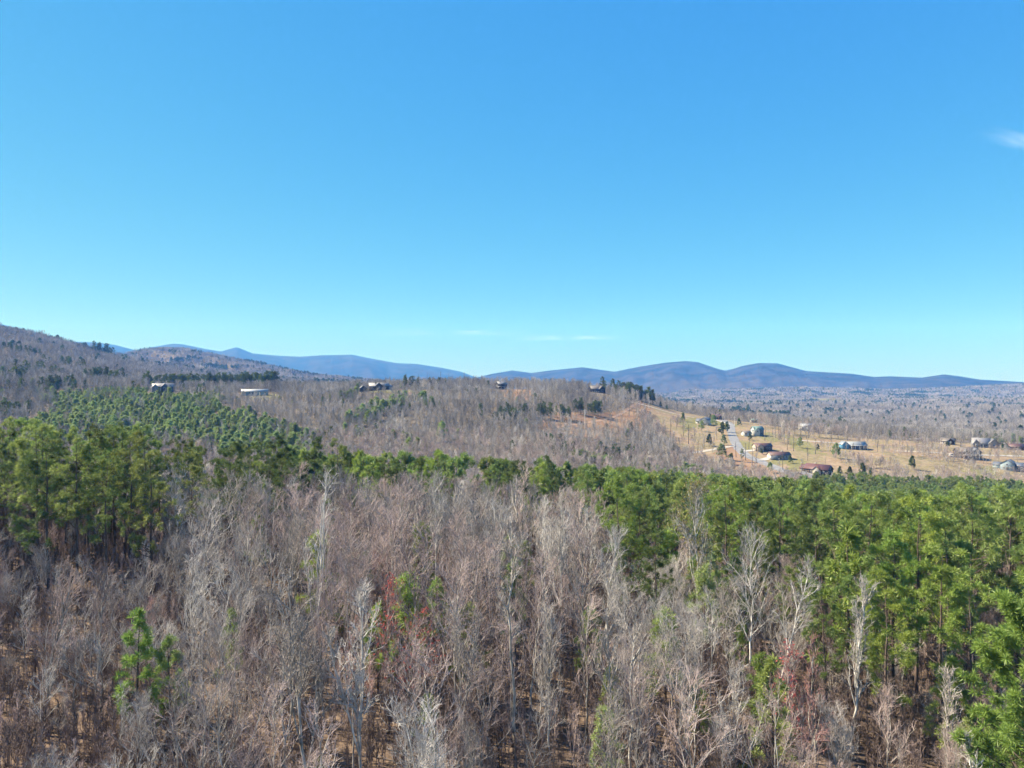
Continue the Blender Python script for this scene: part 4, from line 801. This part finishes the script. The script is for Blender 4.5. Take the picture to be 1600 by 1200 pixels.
def gabled(parent, cx, cy, w, d, h, rise, axis, wall, roof, z0=-2.5, over=.55):
    """walls with gable peaks and a pitched roof of two slabs; ridge along x or y"""
    R_ = (lambda v: v) if axis == 'x' else (lambda v: v[:, [1, 0, 2]] * np.array([1, 1, 1]))
    L, D = (w, d) if axis == 'x' else (d, w); a, b = L / 2, D / 2
    v = np.array([(-a, -b, z0), (a, -b, z0), (a, b, z0), (-a, b, z0), (-a, -b, h), (a, -b, h), (a, b, h), (-a, b, h), (-a, 0, h + rise), (a, 0, h + rise)], float)
    q = np.array([(0, 1, 5, 4), (2, 3, 7, 6), (3, 2, 1, 0)]); p5 = np.array([(1, 2, 6, 9, 5), (3, 0, 4, 8, 7)])
    if axis == 'y': q = q[:, ::-1]; p5 = p5[:, ::-1]
    part('wall', parent, R_(v), [q, p5], wall, (cx, cy, 0))
    sl = rise / b; e = b + over; ze = h - sl * over; A = a + over; th = .22
    s = np.array([(-A, -e, ze), (A, -e, ze), (A, 0, h + rise), (-A, 0, h + rise), (-A, e, ze), (A, e, ze)]); s[:, 2] += .06
    vv = np.concatenate([s, s + [0, 0, th]]); f = np.array([(0, 1, 2, 3), (3, 2, 5, 4), (7, 6, 9, 8) if False else (9, 8, 7, 6), (10, 11, 8, 9), (0, 6, 7, 1), (4, 5, 11, 10)])
    g = np.array([(0, 3, 9, 6), (3, 4, 10, 9), (1, 7, 8, 2), (2, 8, 11, 5)])
    return part('roof', parent, R_(vv), [f, g], roof, (cx, cy, 0))
def opening(parent, name, x, y, z, w, h, face, mat=None, frame=None):
    """a window or door set proud of the wall on one face (f b l r)"""
    def tr(v):
        a = {'f': 0, 'r': 1, 'b': 2, 'l': 3}[face] * math.pi / 2; c, s = math.cos(a), math.sin(a); return np.stack([v[:, 0] * c - v[:, 1] * s + x, v[:, 0] * s + v[:, 1] * c + y, v[:, 2] + z], 1)
    if name == 'window':
        b = MB()
        for q in ((-w / 2 - .1, w / 2 + .1, -.09, .02, -.12, 0), (-w / 2 - .1, w / 2 + .1, -.09, .02, h, h + .12), (-w / 2 - .1, -w / 2, -.09, .02, 0, h), (w / 2, w / 2 + .1, -.09, .02, 0, h), (-.04, .04, -.08, .02, 0, h)):
            v, f = boxv(*q); b.add(tr(v), f)
        o = link('window', b.mesh('window', [frame or M['white_trim']]), parent); v, f = boxv(-w / 2, w / 2, -.04, .01, 0, h); part('pane', o, tr(v), f, M['glass']); return o
    v, f = boxv(-w / 2, w / 2, -.06, .02, 0, h); o = part(name, parent, tr(v), f, mat or M['white_trim'])
    if name == 'door': v, f = boxv(w / 2 - .2, w / 2 - .12, -.14, -.06, 1.0, 1.1); part('handle', o, tr(v), f, M['roof_metal'])
    return o
def box(parent, name, q, mat): v, f = boxv(*q); return part(name, parent, v, f, mat)
def house(name, px, y, rot, label, blocks, wins=(), doors=(), garages=(), chim=None, porch=None, deck=None, cat='house', dz=0.0, depth=None):
    """blocks: cx cy w d h rise axis wall roof. wins/doors/garages: x y z face"""
    if depth: X, Y = at(px, depth)
    else: X, Y = hit(px, y, 440, 860)
    r = link(name, None, None, (X, Y, float(ground(X, Y)) + .25 + dz), math.radians(rot) - math.atan((px - 800) / F)); tag(r, label, cat); rf = None; HOUSE_XY.append((X, Y))
    if y and not (1490 < px < 1560): r.scale = (.83, .83, .86)
    for b in blocks: rf = gabled(r, *b[:7], M['wall_' + b[7]], M['roof_' + b[8]]) if rf is None else (gabled(r, *b[:7], M['wall_' + b[7]], M['roof_' + b[8]]) and rf)
    for x, yy, z, fc, *sz in wins: opening(r, 'window', x, yy, z, *(sz or (1.3, 1.5)), fc)
    for x, yy, z, fc in doors: opening(r, 'door', x, yy, z, 1.1, 2.1, fc, M['wall_brown'])
    for x, yy, z, fc in garages: opening(r, 'garage_door', x, yy, z, 2.8, 2.3, fc, M['white_trim'])
    if chim: x, yy, z0, z1 = chim; box(rf, 'chimney', (x - .5, x + .5, yy - .45, yy + .45, z0, z1), M['wall_stone']).location = (-rf.location.x, -rf.location.y, 0)
    if porch:
        x0, x1, y0, y1, h, roof = porch; v, f = boxv(x0, x1, y0, y1, h, h + .2); v[4:, 2] += np.where(v[4:, 1] > (y0 + y1) / 2, .5, 0); v[:4, 2] += np.where(v[:4, 1] > (y0 + y1) / 2, .5, 0); part('porch_roof', r, v, f, M['roof_' + roof])
        n = max(2, int((x1 - x0) / 3.2) + 1)
        for i in range(n): xx = x0 + .15 + (x1 - x0 - .3) * i / (n - 1); box(r, 'porch_post', (xx - .1, xx + .1, y0 + .05, y0 + .25, -2.5, h - .01), M['white_trim'])
    if deck:
        x0, x1, y0, y1, z = deck; box(r, 'deck', (x0, x1, y0, y1, z - .25, z), M['wall_stone']); box(r, 'railing', (x0, x1, y0 - .03, y0 + .05, z + .85, z + .95), M['white_trim'])
        n = max(2, int((x1 - x0) / 2.5) + 1)
        for i in range(n): xx = x0 + .1 + (x1 - x0 - .2) * i / (n - 1); box(r, 'deck_post', (xx - .09, xx + .09, y0 + .06, y0 + .24, z - 4, z + .85), M['white_trim'])
    return r
B = lambda *a: a
house('house', 254, 0, 6, 'gabled house with shade-blue walls and grey roof among the slope pines', [B(0, 0, 18, 9, 5.2, 3.0, 'x', 'shade_navy', 'pale'), B(1.5, -4.2, 7, 6, 5.2, 3.0, 'y', 'shade_navy', 'pale'), B(-7, -4, 6, 6, 4.6, 2.6, 'y', 'slate', 'pale')],  # navy walls: shade on the front is painted into the siding
      [(4, -4.5, 2.6, 'f') if False else (6.5, -4.5, 2.6, 'f'), (1.5, -7.2, 2.8, 'f', 1.8, 1.8), (-7, -7, 1.0, 'f')], [(6.9, -4.5, .1, 'f')], depth=694, dz=.6)
house('house', 398, 0, 4, 'long low white house with pale roof above a green lawn', [B(0, 0, 24, 8, 2.9, 2.0, 'x', 'pale', 'white')], [(-9, -4, 1, 'f'), (-5, -4, 1, 'f'), (1, -4, 1, 'f'), (5, -4, 1, 'f'), (9.5, -4, 1, 'f')], [(-2, -4, .1, 'f')], depth=690, dz=.8)  # blue-grey siding has the front's shade put into its colour
house('shed', 567, 0, 8, 'small black gabled shed beside the dark ridge house', [B(0, 0, 6.5, 8, 3.2, 2.6, 'y', 'dark', 'grey')], [], [(0, -4, .1, 'f')], cat='shed', depth=728)
house('house', 592, 0, 5, 'shade-dark gabled ridge house with pale grey roofs', [B(0, 0, 20, 9, 4.2, 3.2, 'x', 'dark', 'pale'), B(-.5, -4, 8, 6, 4.2, 3.4, 'y', 'dark', 'pale'), B(9.5, 2, 8, 7, 3.2, 2.4, 'x', 'cream', 'pale')], [(-7, -4.5, 1.2, 'f'), (-.5, -7, 1.4, 'f', 2, 2), (6.5, -4.5, 1.2, 'f')], [(5, -4.5, .1, 'f')], chim=(3, 1, 5, 8.6), depth=735)  # near-black walls: shade of the facing side painted into the siding
house('house', 522, 0, 3, 'low pale-roofed house half hidden in the ridge woods', [B(0, 0, 15, 7, 2.8, 1.8, 'x', 'grey', 'white')], [(-4, -3.5, 1, 'f'), (4, -3.5, 1, 'f')], [(0, -3.5, .1, 'f')], depth=755)
house('house', 783, 0, 28, 'two-storey porch house with pale roof on the ridge top', [B(0, 0, 10, 8, 5.4, 2.6, 'x', 'dark', 'pale')], [(-3, -4, 3.2, 'f'), (3, -4, 3.2, 'f'), (-5, 0, 3.0, 'l')], [(0, -4, .1, 'f')], porch=(-7.5, 5, -7, -4, 2.6, 'pale'), chim=(-2, 0, 6, 9), depth=770)
house('house', 932, 0, 24, 'dark brown ridge house with tan roof and front gable', [B(0, 0, 16, 9, 4, 3.2, 'x', 'dark', 'tan'), B(4.5, -3.5, 7, 6, 4, 3.0, 'y', 'dark', 'tan')], [(-4, -4.5, 1.2, 'f'), (4.5, -6.5, 1.2, 'f', 2.2, 2)], [(0, -4.5, .1, 'f')], chim=(2, 1, 5, 8.2), deck=(-8, 0, -7, -4.5, .6), depth=800)
house('house', 1100, 663, -22, 'white gable house with grey roof at the top of the drive', [B(2, 0, 9, 12, 4.6, 3.0, 'y', 'white', 'blue'), B(-5, 1, 8, 8, 3.6, 2.2, 'x', 'white', 'blue')], [(-.5, -6, .9, 'f'), (2, -6, .9, 'f'), (4.5, -6, .9, 'f'), (2, -6, 3.6, 'f'), (-6, -3, .9, 'f')], [(-3, -3, .1, 'f')])
house('house', 1119, 655, 12, 'maroon-roofed brown house behind the white gable house', [B(0, 0, 14, 8, 3.4, 2.8, 'x', 'brown', 'maroon'), B(5.5, -3, 6, 5, 3.4, 2.6, 'y', 'brown', 'maroon')], [(-4, -4, 1, 'f'), (5.5, -5.5, 1, 'f')], [(0, -4, .1, 'f')])
house('house', 1183, 680, 30, 'white two-storey house with pale green roof by the road', [B(0, 0, 11, 8, 6.0, 2.8, 'x', 'slate', 'green'), B(-5.5, -1, .4, 7.9, 6.02, 2.75, 'x', 'white', 'green'), B(-3, -4, 5, 5, 5.2, 2.4, 'y', 'white', 'green')], [(3, -4, 1, 'f'), (3, -4, 3.8, 'f'), (-5.75, 0, 3.6, 'l'), (-3, -6.5, 3.2, 'f'), (-5.75, 1, 1, 'l')], [(1, -4, .1, 'f')])  # slate walls paint in the shaded side, white end slab the lit one
house('garage', 1166, 681, 30, 'low white garage wing beside the green-roofed house', [B(0, 0, 8, 7, 2.8, 1.8, 'x', 'white', 'tan')], [(-2.5, -3.5, 1, 'f')], garages=[(1.5, -3.5, .05, 'f')], cat='garage')
house('house', 1178, 655, 10, 'small house with mint green roof behind the others', [B(0, 0, 9, 7, 3, 2, 'x', 'cream', 'green')], [(-2, -3.5, 1, 'f')], [(1, -3.5, .1, 'f')], depth=800)
house('house', 1191, 704, 26, 'brown house with rust roof and sunlit-tan gable end', [B(0, 0, 16, 8, 3.8, 2.4, 'x', 'brown', 'rust'), B(-7.9, 0, .5, 7.9, 3.82, 2.37, 'x', 'tan', 'rust'), B(-4.5, -4, 5.5, 5, 3.6, 2.2, 'y', 'tan', 'rust')], [(3, -4, 1.2, 'f'), (5.5, -4, 1.2, 'f'), (-8.15, -1.5, 1.2, 'l'), (-8.15, 1.8, 1.2, 'l'), (-4.5, -6.5, 1, 'f')], [(0, -4, .1, 'f')])  # lighter tan slab paints sunlight onto the gable end, brown sides stay dim
house('house', 1217, 717, 24, 'rust-roofed house with two garage doors in its sunlit-tan gable', [B(0, 0, 18, 9, 3.2, 2.4, 'x', 'grey', 'rust'), B(-8.9, 0, .5, 8.9, 3.22, 2.37, 'x', 'tan', 'rust')], [(-2, -4.5, 1, 'f'), (2, -4.5, 1, 'f'), (5, -4.5, 1, 'f')], [(0, -4.5, .1, 'f')], [(-9.15, -2, .05, 'l'), (-9.15, 2, .05, 'l')], chim=(3, .5, 4, 6.9))  # tan end slab and grey sides put sun and shade into the siding
house('house', 1277, 740, -27, 'big maroon-roofed house with stone front gables and shade-dark end', [B(1, 0, 20, 9.5, 3.6, 3.4, 'x', 'dark', 'maroon'), B(-9, 1, 9, 8, 3.2, 2.6, 'x', 'stone', 'maroon'), B(2.5, -4.4, 6, 5, 3.4, 2.6, 'y', 'cream', 'maroon')], [(-2.5, -4.75, 1, 'f'), (11, -1.5, 1, 'r'), (11, 1.5, 1, 'r'), (11, 0, 3.9, 'r', 1.8, 1.2), (7.5, -4.75, 1, 'f'), (2.5, -6.9, 1, 'f', 1.8, 1.6), (-11, -3, 1, 'f')], [(-5, -4.75, .1, 'f')], [(-8, -3, .05, 'f')], chim=(-2, 1, 5, 8.4))  # near-black main walls have the end wall's shade painted in
house('house', 1333, 701, 24, 'bright blue house with grey metal roof and shaded porch', [B(2, 0, 18, 9, 3.6, 2.6, 'x', 'slate', 'metal'), B(-9.5, -1, 6, 8, 4.2, 2.6, 'y', 'blue', 'metal')], [(-1, -4.5, 1, 'f'), (3, -4.5, 1, 'f'), (7.5, -4.5, 1, 'f'), (-9.5, -5, 1.2, 'f')], [(1, -4.5, .1, 'f')], porch=(-5, 10.5, -7.6, -4.5, 2.9, 'metal'))  # slate body is the blue siding with shade painted in, wing left sunlit
house('house', 1481, 705, -8, 'dark-roofed house with cream walls half hidden by bare trees', [B(0, 0, 13, 8, 3.2, 3.0, 'x', 'cream', 'tan'), B(3.5, -3.4, 6, 5, 3.2, 2.8, 'y', 'dark', 'dark')], [(-4, -4, 1, 'f'), (3.5, -5.9, 1, 'f')], [(-1, -4, .1, 'f')], depth=640)
house('house', 1510, 715, 22, 'dark two-storey house with pale gables and a long deck', [B(0, 0, 15, 9, 4.6, 3.0, 'x', 'dark', 'tan'), B(5, -3.6, 6.5, 5, 4.6, 2.8, 'y', 'stone', 'grey'), B(-2.5, -3.4, 4, 4, 4.2, 2.0, 'y', 'stone', 'grey')], [(5, -6.1, 3, 'f', 1.8, 1.6), (-5.5, -4.5, 2.8, 'f'), (1, -4.5, 2.8, 'f')], [(1.3, -4.5, .4, 'f')], deck=(-8, 8.5, -9, -6.3, 2.3))
house('house', 1536, 711, 14, 'large grey hip house with steep pale grey roofs', [B(-2, 0, 13, 9, 3.6, 4.2, 'x', 'grey', 'pale'), B(7, -1.5, 8, 9, 3.6, 3.8, 'y', 'stone', 'grey'), B(-6.5, -3, 5, 6, 3.4, 3.4, 'y', 'stone', 'pale')], [(-2, -4.5, 1, 'f'), (7, -6, 1, 'f', 1.8, 1.6), (-6.5, -6, 1, 'f'), (1.5, -4.5, 1, 'f')], [(0, -4.5, .1, 'f')], depth=625)
house('house', 1582, 711, 8, 'tan gabled house with rust roof at the far end of the road', [B(3, 0, 13, 8, 3.2, 2.4, 'x', 'brown', 'rust'), B(-6.5, -1, 6, 8, 3.4, 2.8, 'y', 'cream', 'tan')], [(1, -4, 1, 'f'), (6, -4, 1, 'f'), (-6.5, -5, 1, 'f')], [(-1.5, -4, .1, 'f')], chim=(-2, 0, 4, 7), depth=610)
house('house', 1577, 733, -16, 'pale blue gabled house at the plantation edge', [B(0, -1, 10, 10, 5.0, 3.0, 'y', 'pale', 'blue'), B(-8, 1, 8, 7, 3.4, 2.0, 'x', 'pale', 'blue'), B(8, 1, 8, 8, 3.6, 2.4, 'x', 'slate', 'blue')], [(-2.5, -6, 1, 'f'), (2.5, -6, 1, 'f'), (0, -6, 3.6, 'f', 1.6, 1.3), (7, -3, 1, 'f'), (10, -3, 1, 'f')], [(0, -6, .1, 'f')], depth=515)
def tiny(px, d, w, wall, roof, lab, rot=10):
    house('house', px, 0, rot, lab, [B(0, 0, w, w * .55, 4.0, w * .16, 'x', wall, roof), B(w * .25, -w * .3, w * .35, w * .3, 4.0, w * .14, 'y', wall, roof)], [(-w * .25, -w * .275, 1.2, 'f')], depth=d, dz=.6)
tiny(1299, 690, 9, 'cream', 'tan', 'small cream house among bare trees behind the field')
tiny(1258, 715, 12, 'white', 'white', 'white-roofed low house at the edge of the field woods')
tiny(1508, 1000, 16, 'brown', 'maroon', 'far house with a bright red roof in the valley woods')
tiny(1405, 1020, 18, 'white', 'white', 'white far house in a valley clearing')
tiny(1414, 1040, 14, 'white', 'pale', 'second pale house in the same valley clearing')
tiny(1278, 1080, 10, 'white', 'white', 'lone white speck of a house deep in the valley woods')
tiny(1383, 2300, 26, 'cream', 'rust', 'distant rust-roofed house on the valley floor')
tiny(1486, 3300, 36, 'cream', 'maroon', 'farthest red-roofed house under the end hill')
tiny(1460, 1250, 9, 'white', 'white', 'small white shed-like house beside the valley pines')

# ------------------------------------------------------------------ utility poles
def pole(px, d, H, label):
    x, y = at(px, d); r = link('utility_pole', None, None, (x, y, float(ground(x, y)))); tag(r, label, 'utility pole')
    t = np.linspace(0, 1, 4); v, f = tubes(np.stack([0 * t, 0 * t, t * H - .5 * (t == 0)], 1)[None], (.24 - .06 * t)[None], 8); link('post', make_mesh('post', v, [f], [M['bark_pole']], smooth_=True), r)
    c = box(r, 'crossarm', (-1.2, 1.2, -.31, -.2, H - 1.0, H - .82), M['bark_pole'])
    for xx in (-1.05, 0, 1.05): v, f = tubes(np.array([[[xx, -.25, H - .82], [xx, -.25, H - .66], [xx, -.25, H - .55]]]), np.array([[.07, .09, .03]]), 6); link('insulator', make_mesh('insulator', v, [f], [M['white_trim']]), c)
M['bark_pole'] = plain('weathered_pole', (.50, .47, .43), (.62, .59, .55), 1)
pole(914, 560, 17.5, 'tall pale utility pole on the red bank'); pole(1014, 735, 12.5, 'pale utility pole at the bend of the ridge drive'); pole(1148, 690, 9, 'utility pole at the top of the asphalt road')

# a white van and a car parked by the deck house and the maroon-roofed house
def car(name, px, y, rot, label, cat, L, Wd, Hb, Hc, col, van=False):
    X, Y = hit(px, y, 440, 800); r = link(name, None, None, (X, Y, float(ground(X, Y)) + .12), math.radians(rot)); tag(r, label, cat); w = Wd / 2
    prof = [(-L / 2, .35), (-L / 2, .8), (-L / 2 + .1, Hb), (L / 2 - .15, Hb * .92), (L / 2, .75), (L / 2, .35)]
    def ext(pr, ww, nm, mat):
        n = len(pr); v = np.array([(x, s * ww, z) for s in (-1, 1) for x, z in pr]); f = [np.array([list(range(n))[::-1]]) if False else np.array([list(range(n))]), np.array([list(range(2 * n - 1, n - 1, -1))]), np.array([(i, n + i, n + (i + 1) % n, (i + 1) % n) for i in range(n)])]; return part(nm, r, v, f, mat)
    body = ext(prof, w, 'body', col); a, b = (-L / 2 + .12, L / 2 - 1.2) if van else (-L / 2 + .6, L / 2 - 1.3)
    ext([(a, Hb - .02), (a + .25, Hc), (b - .5, Hc), (b, Hb - .02)], w * .9, 'cabin', col)
    for s in (-1, 1): box(r, 'window', (a + .4, b - .65, s * w * .9 - .02, s * w * .9 + .02, Hb + .08, Hc - .12), M['glass'])
    box(r, 'windscreen', (b - .42, b - .12, -w * .8, w * .8, Hb + .05, Hb + .3), M['glass'])
    for sx in (-1, 1):
        for s in (-1, 1):
            v, f = tubes(np.array([[[sx * L * .3, s * (w - .2), .33], [sx * L * .3, s * (w + .02), .33]]]), np.array([[.33, .33]]), 12); o = link('wheel', make_mesh('wheel', v, [f], [M['glass']]), r)
            v, f = tubes(np.array([[[sx * L * .3, s * (w - .1), .33], [sx * L * .3, s * (w + .03), .33]]]), np.array([[.19, .19]]), 8); link('rim', make_mesh('rim', v, [f, np.array([list(range(8, 16))])], [M['roof_metal']]), o)
car('parked_van', 1488, 714, 10, 'white van parked beside the deck house', 'van', 5.6, 2.0, 1.3, 2.4, M['white_trim'], True)
car('parked_car', 1247, 741, -20, 'dark parked car on the apron of the maroon-roofed house', 'car', 4.5, 1.8, .95, 1.45, M['roof_blue'])

# ------------------------------------------------------------------ thin cirrus, high and far beyond the haze
def cirrus_mat(name, scale, lo, hi, amount, stretch):
    m, t, o = new_mat(name); tc = N(t, 'ShaderNodeTexCoord'); mp = N(t, 'ShaderNodeMapping'); mp.inputs['Scale'].default_value = stretch; t.links.new(tc.outputs['Generated'], mp.inputs[0])
    n = noise(t, scale, 6, mp.outputs[0]); r = N(t, 'ShaderNodeMapRange'); r.inputs[1].default_value = lo; r.inputs[2].default_value = hi; t.links.new(n, r.inputs[0])
    sp = N(t, 'ShaderNodeSeparateXYZ'); t.links.new(tc.outputs['Generated'], sp.inputs[0]); k = None
    for ax in (0, 1):       # soft edges of the sheet
        s = N(t, 'ShaderNodeMath', operation='SUBTRACT'); s.inputs[1].default_value = .5; t.links.new(sp.outputs[ax], s.inputs[0]); a = N(t, 'ShaderNodeMath', operation='ABSOLUTE'); t.links.new(s.outputs[0], a.inputs[0])
        q = N(t, 'ShaderNodeMapRange', interpolation_type='SMOOTHSTEP'); q.inputs[1].default_value = .5; q.inputs[2].default_value = .05; t.links.new(a.outputs[0], q.inputs[0])
        if k is None: k = q.outputs[0]
        else: w = N(t, 'ShaderNodeMath', operation='MULTIPLY'); t.links.new(k, w.inputs[0]); t.links.new(q.outputs[0], w.inputs[1]); k = w.outputs[0]
    w = N(t, 'ShaderNodeMath', operation='MULTIPLY'); t.links.new(k, w.inputs[0]); t.links.new(r.outputs[0], w.inputs[1]); w2 = N(t, 'ShaderNodeMath', operation='MULTIPLY'); w2.inputs[1].default_value = amount; t.links.new(w.outputs[0], w2.inputs[0])
    tr = N(t, 'ShaderNodeBsdfTransparent'); tl = N(t, 'ShaderNodeBsdfTranslucent'); tl.inputs[0].default_value = (.9, .95, .97, 1); mx = N(t, 'ShaderNodeMixShader'); t.links.new(w2.outputs[0], mx.inputs[0]); t.links.new(tr.outputs[0], mx.inputs[1]); t.links.new(tl.outputs[0], mx.inputs[2]); t.links.new(mx.outputs[0], o.inputs[0]); return m
def cirrus(px, py, alt, L, Wd, rot, mat, label):
    d = alt * F / (600 - py); x, y = at(px, d); n = 8; u = np.linspace(-.5, .5, n); a, b = np.meshgrid(u, u, indexing='ij'); v = np.stack([a * L, b * Wd, 60 * np.sin(a * 5) + 40 * np.cos(b * 4)], -1).reshape(-1, 3)
    i = (np.arange(n - 1)[:, None] * n + np.arange(n - 1)[None]).ravel(); f = np.stack([i, i + n, i + n + 1, i + 1], 1)
    o = link('cloud', make_mesh('cloud', v, [f], [mat]), None, (x, y, alt), rot); tag(o, label, kind='stuff')
cirrus(1625, 228, 7000, 6500, 1100, .5, cirrus_mat('cirrus', 2.0, .3, .75, .2, (1, 2.5, 1)), 'small bright wisp of cirrus at the edge of the sky')
cirrus(890, 528, 7000, 22000, 14000, .0, cirrus_mat('low_cirrus', 2.5, .45, .8, .42, (1, 3, 1)), 'thin streaks of cirrus low over the mountains')
cirrus(700, 520, 7000, 30000, 16000, .05, cirrus_mat('faint_cirrus', 2.5, .48, .85, .35, (1, 3, 1)), 'faint streaks of cirrus low over the ridge')

# ------------------------------------------------------------------ haze
def haze():
    b = 16200.0; z0 = float(GZ.min()) - 1.0; z1 = max(20.0, float(GZ.max())) + 25.0
    v = [(x, y, z) for z in (z0, z1) for x, y in ((-b, -b), (b, -b), (b, b), (-b, b))]
    f = np.array([(3, 2, 1, 0), (4, 5, 6, 7), (0, 1, 5, 4), (1, 2, 6, 5), (2, 3, 7, 6), (3, 0, 4, 7)])
    m, t, o = new_mat('pale_air'); p = N(t, 'ShaderNodeVolumePrincipled'); p.inputs['Color'].default_value = (.08, .30, 1.0, 1); p.inputs['Absorption Color'].default_value = (1, 1, 1, 1); p.inputs['Density'].default_value = HAZE
    t.links.new(p.outputs[0], o.inputs['Volume'])
    tag(link('haze', make_mesh('haze', v, [f], [m])), 'pale blue air between here and the far mountains', kind='stuff')
HAZE = 1.25e-4
haze()
